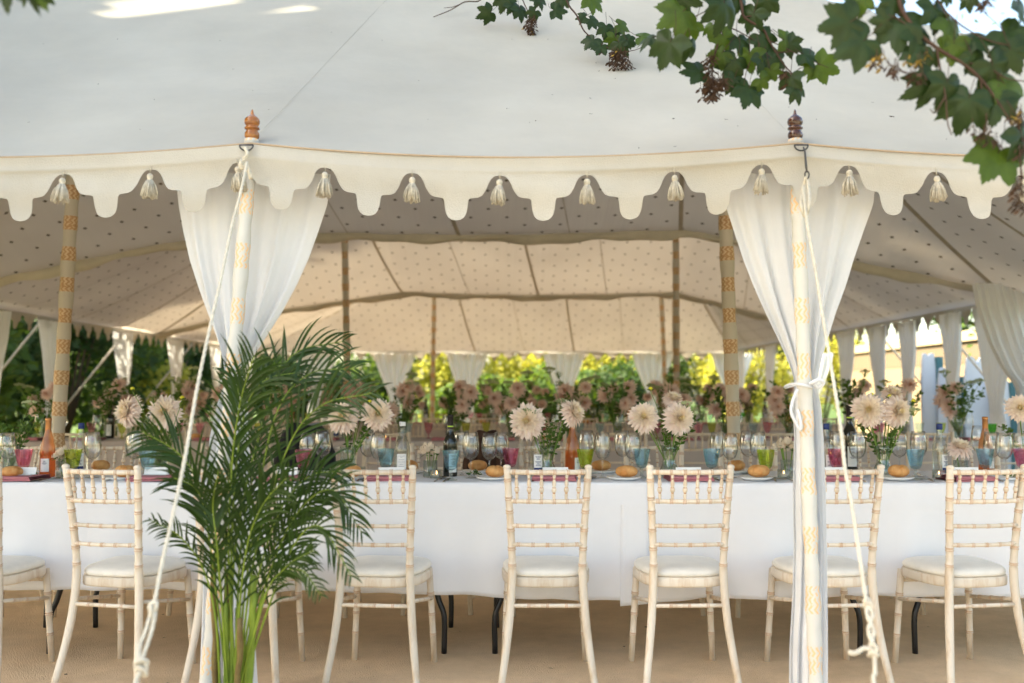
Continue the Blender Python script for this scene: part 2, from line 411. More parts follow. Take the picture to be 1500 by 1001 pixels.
def valance_mesh(mb, fp, s0, s1, phase, per=.334, dense=True, amp=.009, seed=0):
    """fp(s) -> (point on the eave, outward unit vector); scallops centred on phase"""
    us = [u for u, _ in VAL]; full = us+[1-u for u in us[::-1][1:]] if dense else [0, .1, .17, .33, .38, .42, .5, .58, .62, .67, .83, .9]
    if dense: full = full[:-1]
    cols = []; k = math.floor((s0-phase)/per)-1
    while phase+k*per < s1+per:
        for u in full:
            s_ = phase+(k+u)*per
            if s0 <= s_ <= s1: cols.append((s_, u if u <= .5 else 1-u))
        k += 1
    top = (0, -.02, -.042, -.050, -.056, -.064); rows = 10; prev = None
    for s_, u in cols:
        p, n = fp(s_); dz = interp(VAL, u); col = []
        for j in range(rows+1):
            z = top[j] if j < 6 else lerp(-.064, -dz, (j-5)/(rows-5)); t = -z/.24
            wob = amp*(math.sin(s_*7.3+seed)+.6*math.sin(s_*17+1.3*seed+z*9))*(t)+.006*math.sin(s_*3.1+z*40+seed)+.011*math.exp(-((z+.050)/.007)**2)*(.6+.4*math.sin(s_*2.1+seed))
            col.append(mb.vert(p + n*(.02+wob) + Vector((0, 0, z))))
        if prev:
            for j in range(rows): mb.face((prev[j], col[j], col[j+1], prev[j+1]))
        prev = col

NAMES = ['front', 'middle', 'rear']
marq = []
for k, (ya, yb) in enumerate(((Y0, Y1), (Y1, Y2), (Y2, Y3))):
    lab = ['cream canvas marquee roof facing the camera, scalloped valance and tassels along its eave',
           'middle marquee roof, its dotted lining seen between the two grey gutter bands',
           'rearmost marquee roof, its lining sloping down to the scalloped eave before the bright trees'][k]
    T = thing('marquee', lab, 'marquee', (-.4, (ya+yb)/2, 0), 'joined marquee roofs'); marq.append(T)
    mb = MB(); n = 96
    mb.grid(lambda u, v: (lerp(XL, XR, u), lerp(ya+.012, yb-.012, v), height(lerp(XL, XR, u), lerp(ya, yb, v), k)+.07*min(1, 8*min(v, 1-v)+(.15))), n, 44)
    mb.build('roof_canvas', 'canvas', T, world=True)
    mb = MB()
    mb.grid(lambda u, v: (lerp(XL+.01, XR-.01, u), lerp(ya+.02, yb-.02, v), height(lerp(XL, XR, u), lerp(ya, yb, v), k)-.012), n, 44)
    mb.build('ceiling_lining', 'lining', T, world=True)
    # webbing seams running down both slopes, and the hips
    ym = (ya+yb)/2; mb = MB()
    def strip(pts, wd):
        prev = None
        for i, p in enumerate(pts):
            t = (pts[min(i+1, len(pts)-1)]-pts[max(i-1, 0)]); t.z = 0; t.normalize(); sd = Vector((-t.y, t.x, 0))*wd/2
            c = (mb.vert(p-sd), mb.vert(p+sd))
            if prev: mb.face((prev[0], prev[1], c[1], c[0]))
            prev = c
    for q in range(0, 3):
        for yy0, yy1 in ((ym, yb), (ym, ya)):
            pts = []
            for i in range(23):
                y = lerp(yy0, yy1, i/22); x = xa(y)+q*2.225
                if XL+.05 < x < XR-.05:
                    z = height(x, y, k)
                    pts.append(Vector((x, y, z-.024)))
            if len(pts) > 3: strip(pts, .042)
            pts = []
            for i in range(23):
                y = lerp(yy0, yy1, i/22); x = xa(y)+(q+.5)*2.225
                if XL+.05 < x < XR-.05: pts.append(Vector((x, y, height(x, y, k)-.022)))
            if len(pts) > 3: strip(pts, .012)
    for cx, side in ((XL, xa), (XR, xb)):
        for frac in (0, .25, .5, .75, 1):
            for yy in (ya+frac*(yb-ya),):
                if frac == .5 : pass
                pts = []
                for i in range(25):
                    t = i/24; y = lerp(ym, yy, t); x = lerp(side(ym), cx, t)
                    pts.append(Vector((x, y, height(min(max(x, XL+.02), XR-.02), y, k)-.024)))
                strip(pts, .05 if frac in (0, 1) else .03)
    mb.build('webbing', 'webbing', T, world=True)
# front valance with edging and tassels
T = marq[0]; mb = MB()
valance_mesh(mb, lambda s_: (Vector((s_, Y0-.005, EZ-sag(s_, FP))), Vector((0, -1, 0))), XL, XR, -.047)
vf = mb.build('valance', 'valance', T, world=True)
mb = MB(); mb.tube([Vector((x*.05, Y0-.024, EZ-sag(x*.05, FP)+.004)) for x in range(int(XL/.05), int(XR/.05)+1)], .0038, 6)
mb.build('edging', 'edging', vf).location = -Vector(T.location)
def tassel_mesh(seed):
    rs = random.Random(seed); mb = MB()
    mb.tube([(0, 0, .028), (0, 0, .002)], .002, 5)
    mb.lathe([(0, 0), (.007, -.002), (.0115, -.008), (.0125, -.015), (.010, -.022), (.0095, -.026), (.0125, -.030)], 12)
    for i in range(70):
        a = i*2.399; r0 = .011; r1 = .020+.014*rs.random(); L = .055+.018*rs.random()
        d = Vector((math.cos(a), math.sin(a), 0)); tw = Vector((-d.y, d.x, 0))*rs.uniform(-.008, .008)
        f = (i % 3)/3
        mb.tube([d*r0*(1-.5*f)+Vector((0, 0, -.027)), d*(r1*.75*(1-.5*f))+tw*.5+Vector((0, 0, -.027-L*.4)), d*r1*(1-.5*f)+tw+Vector((0, 0, -.027-L))], [.0016, .0021, .0024], 5)
    return mb
tm = [tassel_mesh(i).build('tassel', 'tassel', vf) for i in range(3)]
i = 0
for kk in range(-14, 15):
    x = -.047+.334*kk
    if XL+.1 < x < XR-.1:
        o = tm[i] if i < 3 else tm[i % 3].copy()
        if i >= 3: COL.objects.link(o)
        o.parent = vf; o.location = Vector((x, Y0-.032, EZ-sag(x, FP)-.083)) - T.location
        o.rotation_euler = (rnd(-.08, .08), rnd(-.12, .12), rnd(0, 6)); i += 1
# side and rear valances
for k, (ya, yb) in enumerate(((Y0, Y1), (Y1, Y2), (Y2, Y3))):
    for X, nx in ((XL, -1), (XR, 1)):
        mb = MB(); nodes = [ya+(yb-ya)*j/3 for j in range(4)]
        valance_mesh(mb, lambda s_: (Vector((X, s_, EZ+.03)), Vector((nx, 0, 0))), ya, yb, ya+.17, .334, False)
        solid(mb.build('valance', 'valance', marq[k], world=True), .003)
mb = MB(); nodes = [XL+(XR-XL)*j/5 for j in range(6)]
valance_mesh(mb, lambda s_: (Vector((s_, Y3, EZ+.02-sag(s_, nodes, .03))), Vector((0, 1, 0))), XL, XR, .1, .334, False)
solid(mb.build('valance', 'valance', marq[2], world=True), .003)
# gutters: gathered cloth bands under the joints
for k, Y in ((0, Y1), (1, Y2)):
    mb = MB()
    def gf(u, v, Y=Y):
        x = lerp(XL, XR, u); z0 = gut(x, Y)
        dep = .11+.02*math.sin(x*5.3)+.01*math.sin(x*13)
        a = -math.pi*.5+v*math.pi*2
        return (x, Y+.055*math.cos(a)*(1-.2*math.sin(x*9)), z0+.03-dep*.5+dep*.5*math.sin(a)+.012*math.sin(x*2.3+a*2))
    mb.grid(gf, 160, 12)
    gt = mb.build('gutter_band', 'gutter', marq[k], world=True)
    mb = MB(); mb.tube([Vector((lerp(XL, XR, i/80), Y-.075, gut(lerp(XL, XR, i/80), Y)+.045)) for i in range(81)], .011, 6)
    o = mb.build('piping', 'edging', gt); o.location = -Vector(marq[k].location)

# seeds and leaf scraps fallen on the canvas
def roof_hit(px, py, lift=.07):
    lo, hi = Y0+.02, Y0+(Y1-Y0)/2
    for _ in range(40):
        m_ = (lo+hi)/2; p = P(px, py, m_)
        if p.z < height(p.x, m_, 0)+lift: hi = m_
        else: lo = m_
    # the canvas rises above the ray going inwards: ray starts below? take crossing
    return P(px, py, (lo+hi)/2)
def roof_pt(px, py):
    best = None
    prev = None
    for i in range(300):
        Y = Y0+.02+i*.0105; p = P(px, py, Y); d = p.z-(height(p.x, Y, 0)+.07*min(1, 8*(Y-Y0)/(Y1-Y0)+.15))
        if prev is not None and prev > 0 >= d: return p
        prev = d
    return None
for a_, b_ in (((380, 196), (566, 0)), ((1150, 190), (1060, 95))):
    sp = [roof_pt(lerp(a_[0], b_[0], i/20), lerp(a_[1], b_[1], i/20)) for i in range(21)]; sp = [q+Vector((0, 0, .001)) for q in sp if q is not None]
    mb = MB(); mb.tube(sp, .0009, 4); mb.build('roof_seam', 'valance', marq[0], world=True)
spots = [(342,104,3),(172,60,3),(145,126,3),(227,149,2),(64,67,2),(323,62,3),(43,182,3),(206,193,2),(371,136,2),(394,164,3),(743,162,5),(784,180,5),(776,183,3),(865,147,6),(865,170,6),(809,142,3),(988,177,7),(936,220,4),(988,218,5),(615,225,5),(643,232,3),(790,235,3),(872,95,4),(878,107,4),(901,118,3),(614,121,2),(627,178,2),(1064,178,5),(1196,178,3),(1308,174,9),(1278,153,3),(1080,188,3),(750,60,3),(803,60,3),(1155,160,3),(1386,207,3),(560,62,2),(486,50,2)]
for i, (px, py, s_) in enumerate(spots):
    p = roof_pt(px, py)
    if p is None: continue
    mb = MB(); q = s_/F*p.y*.55
    a = rnd(0, 6)
    for sg in (-1, 1):
        d = Vector((math.cos(a+sg*.9), math.sin(a+sg*.9)*.8, math.sin(a+sg*.9)*.4)); e = Vector((-d.y, d.x, .2))*.3
        mb.poly([Vector((0, 0, .004)), d*q*.6+e*q, d*q*1.4+Vector((0, 0, .004)), d*q*.6-e*q])
    o = mb.build('fallen_seed', 'canvas_dirt'); o.location = p+Vector((0, -.006, .006))
    tag(o, f'{"large" if s_ > 5 else "tiny"} brown scrap of sycamore seed lying on the pale canvas roof', 'seed', 'brown specks of seed scattered on the canvas roof')

# ------------------------------------------------------------------ poles
def pole(name, label, base, top, r, matn, group, finial=None):
    T = thing(name, label, 'pole', base, group)
    n = 60; mb = MB(); base, top = Vector(base), Vector(top)
    pts = [base.lerp(top, i/n) for i in range(n+1)]
    mb.tube(pts, [r*(1+.07*math.sin(i*1.7)+.05*math.sin(i*.6+base.x)) for i in range(n+1)], 20, uv=True)
    mb.build('pole_sleeve', matn, T, world=True)
    if finial:
        mb = MB(); t = top
        pr = [(0, -.005), (.022, -.004), (.026, .004), (.030, .012), (.031, .024), (.028, .034), (.0235, .040), (.0235, .044), (.030, .047), (.0315, .052), (.029, .057), (.024, .060), (.026, .064), (.031, .074), (.032, .084), (.029, .096), (.021, .105), (.012, .112), (.007, .120), (.005, .130), (.003, .138), (0, .140)]
        pr = [(a*.94, b*.86) for a, b in pr]; mb.lathe(pr, 24, t); mb.build('finial', finial, T, world=True)
        mb = MB(); mb.lathe([(.026, -.03), (.031, -.025), (.030, -.008), (.022, -.003)], 16, t)
        mb.build('canvas_collar', 'valance', T, world=True)
        mb = MB(); c = t+Vector((0, -.078, -.040)); ring = [c+Vector((.026*math.cos(a), 0, -.022*math.sin(a) if a < math.pi else 0)) for a in [math.pi*i/12 for i in range(13)]]
        ring += [c+Vector((-.026, 0, 0)), c+Vector((.026, 0, 0))]
        mb.tube(ring, .0032, 6); mb.build('ring', 'iron', T, world=True)
    return T
pl_top = P(369, 205, 3.835); pr_top = P(1165, 205, 3.835)
pl_bot = P(307, 960, 3.66); pr_bot = P(1194, 960, 3.66)
def extend(t, b):
    d = b-t; k = t.z/(t.z-b.z); return t+d*k
lb, rb = extend(pl_top, pl_bot), extend(pr_top, pr_bot); lb.z = rb.z = 0
pole('marquee_pole', 'white sleeved front pole with pale varnished finial, standing behind the palm', lb, pl_top, .0265, 'sleeve', 'front marquee poles', 'finial_light')
pole('marquee_pole', 'white sleeved front pole with dark brown finial and iron hook', rb, pr_top, .0265, 'sleeve', 'front marquee poles', 'finial_dark')
for x in (-5.2, -3.107, 3.196, 4.95):
    pole('marquee_pole', f'white sleeved front eave pole {dict([(-5.2, "at the corner by the hedge"), (-3.107, "next in from the hedge corner"), (3.196, "next in from the wall corner"), (4.95, "at the corner by the stone wall")])[x]}', (x, Y0-.05, 0), (x, Y0+.035, 2.2), .0265, 'sleeve', 'front marquee poles beyond the frame', 'finial_light')
def inner(label, pxt, pyt, pxb, pyb, Y, ztop, r):
    a = P(pxt, pyt, Y); b = P(pxb, pyb, Y); d = b-a; base = a+d*(a.z/(a.z-b.z)); top = a+(a-b)*((ztop-a.z)/(a.z-b.z))
    base.z = 0; pole('king_pole', label, base, top, r, 'sleeve_in', 'tall inner marquee poles with printed bands')
inner('thick inner pole with printed bands standing nearest the dark hedge', 105, 300, 85, 640, 6.84, 4.2, .046)
inner('thick inner pole with printed bands beside the curtain with the dark finial', 1063, 330, 1076, 660, 6.84, 4.2, .047)
inner('slim inner pole rising behind the palm tips', 505, 360, 509, 560, 13.1, 4.2, .044)
inner('slim grey banded inner pole, taller of the close pair', 990, 360, 991, 560, 13.1, 4.2, .044)
inner('distant orange banded pole between the two small far curtains', 636, 440, 634, 560, 18.8, 4.2, .042)
inner('distant orange banded pole, shorter of the close pair', 969, 440, 974, 560, 18.8, 4.2, .042)

# ------------------------------------------------------------------ curtains
def curtain(label, edges, Y, tie=None, group='tied white curtains', folds=9, amp=.03, nv=60, tie_y=None, low=0, name='curtain'):
    """edges: rows (z, x_left, x_right) from top to bottom; cloth gathered between them"""
    zs = [e[0] for e in edges]; c = Vector(((edges[0][1]+edges[0][2])/2, Y, 0))
    T = thing(name, label, 'curtain', c, group)
    tl = [(-z, a) for z, a, b in edges]; tr_ = [(-z, b) for z, a, b in edges]
    wmax = max(b-a for _, a, b in edges); sd = rnd(0, 9)
    mb = MB()
    def fn(u, v):
        z = lerp(zs[0], zs[-1], v); a, b = interp(tl, -z), interp(tr_, -z); w_ = b-a
        sq = max(0, 1-w_/wmax)
        uu = u+.03*math.sin(u*folds*4.1+sd)*sq
        x = lerp(a, b, uu)
        ph = u*folds*2*math.pi+sd+.6*math.sin(v*3+u*4)
        y = amp*(.35+.65*min(1, sq*1.6))*(math.sin(ph)+.35*math.sin(ph*2.3+1))
        # round the bundle where it is gathered tight
        y += -.035*sq*math.sin(u*math.pi)
        return (x, Y+y+.01*math.sin(z*5+u*3), z)
    mb.grid(fn, folds*12, nv); mb.build('voile', 'curtain', T, world=True)
    if tie:
        zt, xt, hw = tie; mb = MB()
        mb.tube([Vector((xt+hw*math.cos(a), Y-.005+(.055)*math.sin(a), zt+.006*math.sin(3*a))) for a in [2*math.pi*i/20 for i in range(21)]], .009, 8, cap=False)
        mb.build('tie', 'curtain', T, world=True)
    return T
def pxrows(rows, Y): 
    out = []
    for y, a, b in rows:
        p, q = P(a, y, Y), P(b, y, Y); out.append((p.z, p.x, q.x))
    return out
Yc = 3.93
rows = pxrows([(255, 258, 484), (300, 261, 479), (340, 267, 466), (380, 275, 452), (420, 287, 434), (460, 301, 412), (500, 316, 386), (530, 326, 366), (550, 331, 352), (562, 331, 350), (590, 318, 362), (640, 306, 364), (720, 300, 364), (850, 294, 366), (950, 290, 372), (1050, 287, 376)], Yc)
rows[-1] = (.01, rows[-1][1], rows[-1][2])
curtain('white voile curtain gathered behind the palm', rows, Yc, (P(340, 556, Yc).z, P(341, 556, Yc).x, .035), 'white curtains tied to the front poles', 5, .022, 90)
Yc2 = 3.92
rows = pxrows([(255, 1056, 1284), (300, 1062, 1278), (340, 1076, 1262), (380, 1090, 1247), (420, 1106, 1234), (460, 1124, 1219), (500, 1143, 1207), (530, 1156, 1199), (552, 1163, 1194), (566, 1164, 1192), (590, 1162, 1199), (640, 1163, 1204), (720, 1161, 1207), (800, 1163, 1208), (880, 1162, 1208), (950, 1158, 1209), (1040, 1156, 1210)], Yc2)
rows[-1] = (.01, rows[-1][1], rows[-1][2])
rc = curtain('white voile curtain tied in a knot below the dark finial', rows, Yc2, None, 'white curtains tied to the front poles', 5, .022, 90)
mb = MB(); Yk = 3.70
zt = P(1180, 565, Yk).z
mb.tube([Vector((P(1180, 565, Yk).x+.045*math.cos(a), 3.79+.09*math.sin(a), zt+.006*math.sin(2*a))) for a in [2*math.pi*i/24 for i in range(25)]], .0055, 8, cap=False)
kn = P(1194, 563, Yk)
mb.tube(crom([kn+Vector((-.02, 0, 0)), kn+Vector((.01, -.01, .016)), kn+Vector((.03, 0, .004)), kn+Vector((.012, .01, -.012)), kn+Vector((-.005, 0, .004))], 16), .0075, 8)
mb.tube(crom([P(1168, 570, Yk), P(1161, 588, Yk), P(1159, 604, Yk), P(1165, 618, Yk), P(1172, 630, Yk), P(1173, 618, Yk), P(1168, 600, Yk)], 24), [.006]*25, 8)
mb.build('tie', 'curtain', rc, world=True)
# inner side and rear curtains
def plain_curtain(label, c, half, dirv, group, zt=2.12, tz=1.15):
    """small gathered curtain along direction dirv, tied at tz"""
    T = thing('curtain', label, 'curtain', (c[0], c[1], 0), group); mb = MB(); d = Vector(dirv); nrm = Vector((-d.y, d.x, 0)); sd = rnd(0, 9)
    tab = [(0, half), (.25, half*.86), (.6, half*.55), (.85, half*.3), (1, half*.22), (1.15, half*.32), (2, half*.42)]
    zs = zt; 
    def fn(u, v):
        z = lerp(zt, .02, v); k = (zt-z)/(zt-tz); hw = interp(tab, k)
        s_ = (u*2-1)*hw; return Vector((c[0], c[1], z))+d*s_+nrm*(.03*math.sin(u*30+sd)+.01*math.sin(z*6+sd))
    mb.grid(fn, 44, 24); mb.build('voile', 'curtain', T, world=True); return T
HS = 'dark hedge side'
for i, Y in enumerate((10.3, 12.5, 14.8, 17.1, 19.4, 21.8)):
    plain_curtain(f'{ORD[i]} thin curtain down the dark hedge side, counted from the front', (XL+.03, Y), .36, (0, 1, 0), 'curtains along the hedge side of the marquee')
for i, (Y, hw) in enumerate(((10.22, .55), (11.25, .3), (12.5, .3), (13.5, .28), (14.8, .42), (16.9, .36), (19.2, .36), (21.6, .36))):
    plain_curtain(f'{ORD[i]} curtain down the stone wall side, counted from the front', (XR-.03, Y), hw, (0, 1, 0), 'curtains along the stone wall side of the marquee', tz=1.0 if i else 1.05)
# the wide corner curtain by the gutter end
mbx = pxrows([(415, 1424, 1512), (450, 1430, 1520), (500, 1448, 1530), (540, 1468, 1535), (565, 1488, 1540), (600, 1492, 1550), (700, 1488, 1560)], 9.6)
mbx.append((.02, mbx[-1][1], mbx[-1][2]))
curtain('wide drooping curtain at the marquee corner beneath the gutter end', mbx, 9.6, None, 'curtains along the stone wall side of the marquee', 7, .05, 40)
mbx = pxrows([(456, -50, 17), (500, -60, 12), (540, -70, 4), (600, -80, -5), (700, -90, -5)], 10.4)
mbx.append((.02, mbx[-1][1], mbx[-1][2]))
curtain('thin edge of curtain at the picture border beside the dark hedge', mbx, 10.4, None, 'curtains along the hedge side of the marquee', 5, .04, 30)
for i, px in enumerate((462, 578, 684, 826, 956, 1072, 1190)):
    plain_curtain(f'{ORD[i]} short curtain across the rear opening, counted from the hedge', (PX(px, Y3), Y3-.03), .47, (1, 0, 0), 'curtains across the rear opening', zt=2.1, tz=1.05)

# ------------------------------------------------------------------ guy ropes
def rope_path(mb, pts, r, pitch=.07, n=None, strands=3):
    """laid rope: three strands twisted round the path"""
    L = sum((pts[i+1]-pts[i]).length for i in range(len(pts)-1)); n = n or max(8, int(L/.011)); q = crom(pts, n); step = L/n
    a = Vector((1, 0, 0))
    fr = []
    for i, p in enumerate(q):
        t = (q[min(i+1, n)]-q[max(i-1, 0)]).normalized(); a = (a-t*a.dot(t)); a = a.normalized() if a.length > 1e-6 else t.orthogonal().normalized(); fr.append((p, a.copy(), t.cross(a)))
    for s_ in range(strands):
        mb.tube([p+(A*math.cos(2*math.pi*(i*step/pitch+s_/strands))+B*math.sin(2*math.pi*(i*step/pitch+s_/strands)))*r*.5 for i, (p, A, B) in enumerate(fr)], r*.58, 6)
def knot(mb, c, s_, r, seed=0):
    rs = random.Random(seed)
    for j in range(3):
        ax = Vector((rs.uniform(-1, 1), rs.uniform(-1, 1), rs.uniform(-.6, .6))).normalized(); q = ax.orthogonal().normalized(); w_ = ax.cross(q)
        c2 = c+Vector((0, 0, (j-1)*s_*.45))
        rope_path(mb, [c2+(q*math.cos(a)+w_*math.sin(a))*s_*(.62+.1*rs.random()) for a in [2*math.pi*i/8 for i in range(9)]], r, .05, 30)
T = thing('guy_rope', 'white guy rope running down past the palm to a loose knotted end', 'rope', (pl_top.x, 2.4, 0), 'white guy ropes at the front poles'); mb = MB(); r = .0056
def ryz(t, Yg=2.2): return 3.74-(3.74-Yg)*t
def rpt(px, py):
    # point of the sloping rope plane (from eave at Y 3.74, z 2.12 to ground at Y 2.2) seen at (px, py)
    lo, hi = 0, 1
    for _ in range(40):
        t = (lo+hi)/2; Y = ryz(t); z = 2.12*(1-t); p = P(px, py, Y)
        if p.z < z: lo = t
        else: hi = t
    return P(px, py, ryz((lo+hi)/2))
rope_path(mb, [rpt(*q) for q in ((362, 238), (352, 285), (340, 330), (326, 398), (307, 483), (289, 568), (272, 666), (252, 762), (238, 823), (224, 895))], r)
knot(mb, rpt(224, 893), .017, r, 3)
rope_path(mb, [rpt(*q) for q in ((222, 895), (213, 925), (203, 955), (207, 985))], r)
rope_path(mb, [rpt(*q) for q in ((228, 897), (222, 925), (212, 955), (200, 985))], r)
knot(mb, rpt(207, 978), .021, r, 5)
rope_path(mb, [rpt(205, 985), rpt(190, 1030), Vector((rpt(170, 1080).x, 2.22, .02))], r)
p0 = pl_top+Vector((-.004, -.085, -.05))
rope_path(mb, [p0, p0+Vector((.012, -.01, -.03)), p0+Vector((-.008, -.012, -.06)), p0+Vector((.004, -.01, -.085))], .007); knot(mb, p0+Vector((-.006, -.012, -.07)), .014, .006, 8)
rope_path(mb, [p0+Vector((.0, -.01, -.07)), p0+Vector((.018, -.01, -.09)), p0+Vector((.028, -.01, -.125))], .008)
mb.build('rope', 'rope', T, world=True)
T = thing('guy_rope', 'white guy rope hanging from the iron hook beside the tied curtain', 'rope', (pr_top.x+.2, 2.4, 0), 'white guy ropes at the front poles'); mb = MB()
rope_path(mb, [rpt(*q) for q in ((1176, 275), (1179, 300), (1183, 330), (1195, 398), (1207, 473), (1217, 534), (1231, 622), (1238, 687), (1249, 745), (1259, 813), (1269, 881))], r)
for da, db in ((-4, 4), (4, -4)):
    rope_path(mb, [rpt(1269+da, 878), rpt(1274+db, 900), rpt(1276+da, 925), rpt(1278+db, 950)], r)
knot(mb, rpt(1271, 885), .012, r, 4); knot(mb, rpt(1279, 955), .017, r, 9)
rope_path(mb, [rpt(1280, 955), rpt(1266, 950), rpt(1254, 957), rpt(1243, 956)], r*1.15)
rope_path(mb, [rpt(1281, 960), rpt(1282, 985), rpt(1286, 1030), Vector((rpt(1286, 1030).x+.02, 2.25, .02))], r)
h0 = pr_top+Vector((.006, -.085, -.05)); e = rpt(1178, 296)
rope_path(mb, [h0+Vector((.006, -.01, -.115)), h0+Vector((-.008, -.014, -.16)), e+Vector((-.012, -.004, -.01)), e+Vector((.0, -.01, -.055)), e+Vector((.018, -.004, .0)), h0+Vector((.012, -.01, -.13))], .006)
mb.build('rope', 'rope', T, world=True)
mb = MB(); mb.tube([h0, h0+Vector((.003, -.008, -.02)), h0+Vector((.006, -.01, -.075)), h0+Vector((.009, -.01, -.1))], [.003, .004, .005, .003], 8)
mb.tube([h0+Vector((.009+.008*math.cos(a), -.01, -.108+.014*math.sin(a))) for a in [2*math.pi*i/12 for i in range(13)]], .0032, 6, cap=False)
mb.build('hook', 'iron', T, world=True)
for i, (px1, py1, px2, py2, Y) in enumerate(((38, 414, 8, 560, 0), (165, 490, 128, 575, 0), (242, 503, 215, 585, 0))):
    pass
for i, Y in enumerate((12.4, 15.1, 18.3)):
    T = thing('guy_rope', f'{ORD[i]} pale guy rope slanting outside the hedge side, counted from the front', 'rope', (XL-.1, Y, 0), 'guy ropes slanting beyond the hedge side')
    mb = MB(); mb.tube([Vector((XL-.05, Y, 2.15)), Vector((XL-1.9, Y+.3, 0))], .016, 6); mb.build('rope', 'rope', T, world=True)
for i, Y in enumerate((11.9, 13.9)):
    T = thing('guy_rope', f'{ORD[i]} pale guy rope slanting in front of the stone wall, counted from the front', 'rope', (XR+.1, Y, 0), 'guy ropes slanting before the stone wall')
    mb = MB(); mb.tube([Vector((XR+.05, Y, 2.15)), Vector((XR+1.9, Y+.2, 0))], .014, 6); mb.build('rope', 'rope', T, world=True)

# ------------------------------------------------------------------ chair
def ringed(mb, a, b, r, nodes, n=12, taper=1.0, base_pts=None, bead=False):
    """turned bamboo-style bar from a to b with double-lipped rings at fractions nodes"""
    a, b = Vector(a), Vector(b); L = (b-a).length; st = {0: (1, 0), 1: (taper, 0)}
    ev = [(0, r, 0), (1, r*taper, 0)]
    for t in nodes:
        rr = lerp(r, r*taper, t)
        for dz, k, mi in ((-.009, 1, 0), (-.006, 1.17, 1), (-.0035, 1.17, 0), (-.0012, 1.0, 1), (.0012, 1.0, 0), (.0035, 1.17, 1), (.006, 1.17, 0), (.009, 1, 0)):
            ev.append((t+dz/L, rr*k, mi))
    ev = sorted(e for e in ev if 0 <= e[0] <= 1)
    mb.tube([(base_pts(e[0]) if base_pts else a.lerp(b, e[0])) for e in ev], [e[1] for e in ev], n, mis=[e[2] for e in ev])
def seat_outline(n=48, grow=0):
    out = []
    for i in range(n):
        a = 2*math.pi*i/n; c, s_ = math.cos(a), math.sin(a)
        e = .62; x = math.copysign(abs(c)**e, c); y = math.copysign(abs(s_)**e, s_)
        w_ = .17+.027*(y+1)/2*1.3
        out.append(Vector((x*(w_+grow), y*(.185+grow)-.005, 0)))
    return out
def make_chair(detail=True):
    T = thing('banquet_chair', None, 'chair')
    W = ['chair', 'chair_ring']; n = 12 if detail else 6
    for s_ in (-1, 1):
        # rear leg and back stile are one bent piece
        cp = [Vector((s_*.196, -.262, 0)), Vector((s_*.176, -.228, .14)), Vector((s_*.160, -.203, .28)), Vector((s_*.151, -.192, .42)), Vector((s_*.149, -.196, .52)), Vector((s_*.155, -.210, .65)), Vector((s_*.163, -.228, .78)), Vector((s_*.171, -.250, .915))]
        path = lambda t: crom_at(cp, t)
        mb = MB(); nd = [.545, .63, .715, .80, .862, .945] if detail else []
        ev = [(t/24, lerp(.0165, .0175, min(1, t/10)) if t < 11 else .0152) for t in range(25)]
        ringed(mb, (0, 0, 0), (0, 0, .95), .0165, nd, n, .92, path) if not detail else stile(mb, path, nd, n)
        mb.build('back_leg', W, T)
        mb = MB(); ringed(mb, (s_*.187, .185, 0), (s_*.166, .155, .425), .0135, [.3, .52, .74] if detail else [], n, 1.15); mb.build('front_leg', W, T)
    bow = lambda s_, z, y0: Vector((s_, y0-.028*(1-(s_/.17)**2), z))
    rails = [('top_rail', .895, .168, -.247, .011, 6), ('lower_back_rail', .772, .162, -.227, .0095, 6), ('back_slat', .668, .156, -.212, .0085, 5), ('back_slat', .588, .152, -.202, .0085, 5)]
    for nm, z, hw, y0, r_, k in rails:
        mb = MB(); ringed(mb, (-hw, 0, 0), (hw, 0, 0), r_, [(j+.5)/k for j in range(k)] if detail else [], n, 1, lambda t, z=z, hw=hw, y0=y0: bow(lerp(-hw, hw, t), z, y0)); mb.build(nm, W, T)
    if detail:
        for j in range(6):
            x = lerp(-.132, .132, j/5); t_, b_ = bow(x, .886, -.247), bow(x*.97, .780, -.227); mb = MB()
            ks = [(0, .0055), (.08, .0075), (.14, .0055), (.2, .005), (.3, .008), (.42, .0085), (.5, .006), (.53, .0085), (.58, .0105), (.66, .0105), (.7, .007), (.76, .0055), (.84, .0075), (.92, .006), (1, .007)]
            mb.tube([t_.lerp(b_, q) for q, _ in ks], [r_ for _, r_ in ks], 10, mis=[0, 0, 1, 0, 0, 0, 1, 0, 0, 0, 1, 0, 0, 0, 0]); mb.build('spindle', W, T)
    else:
        mb = MB()
        for j in range(6):
            x = lerp(-.132, .132, j/5); mb.tube([bow(x, .886, -.247), bow(x*.97, .833, -.237), bow(x*.97, .780, -.227)], [.006, .0085, .006], 5)
        mb.build('spindles', W, T)
    # seat ring
    mb = MB(); o1 = seat_outline(48 if detail else 20); N_ = len(o1); lay = [(-.006, .402), (.002, .404), (.004, .412), (.004, .438), (.0, .444), (-.02, .445)]
    rings = [[mb.vert(p*1.0+Vector((0, 0, z))+p.normalized()*g_) for p in o1] for g_, z in lay]
    for A, B in zip(rings, rings[1:]):
        for k in range(N_): mb.face((A[k], A[(k+1) % N_], B[(k+1) % N_], B[k]))
    mb.face(rings[0][::-1]); mb.face(rings[-1]); mb.build('seat_frame', W, T)
    mb = MB(); lay = [(-.018, .4455), (-.006, .4475), (.0, .455), (-.002, .466), (-.012, .476), (-.035, .484), (-.08, .490), (-.13, .492)]
    rings = [[mb.vert(p+Vector((0, 0, z))+p.normalized()*g_) for p in o1] for g_, z in lay]
    for A, B in zip(rings, rings[1:]):
        for k in range(N_): mb.face((A[k], A[(k+1) % N_], B[(k+1) % N_], B[k]))
    mb.face(rings[0][::-1]); mb.face(rings[-1]); mb.build('cushion', 'cushion', T)
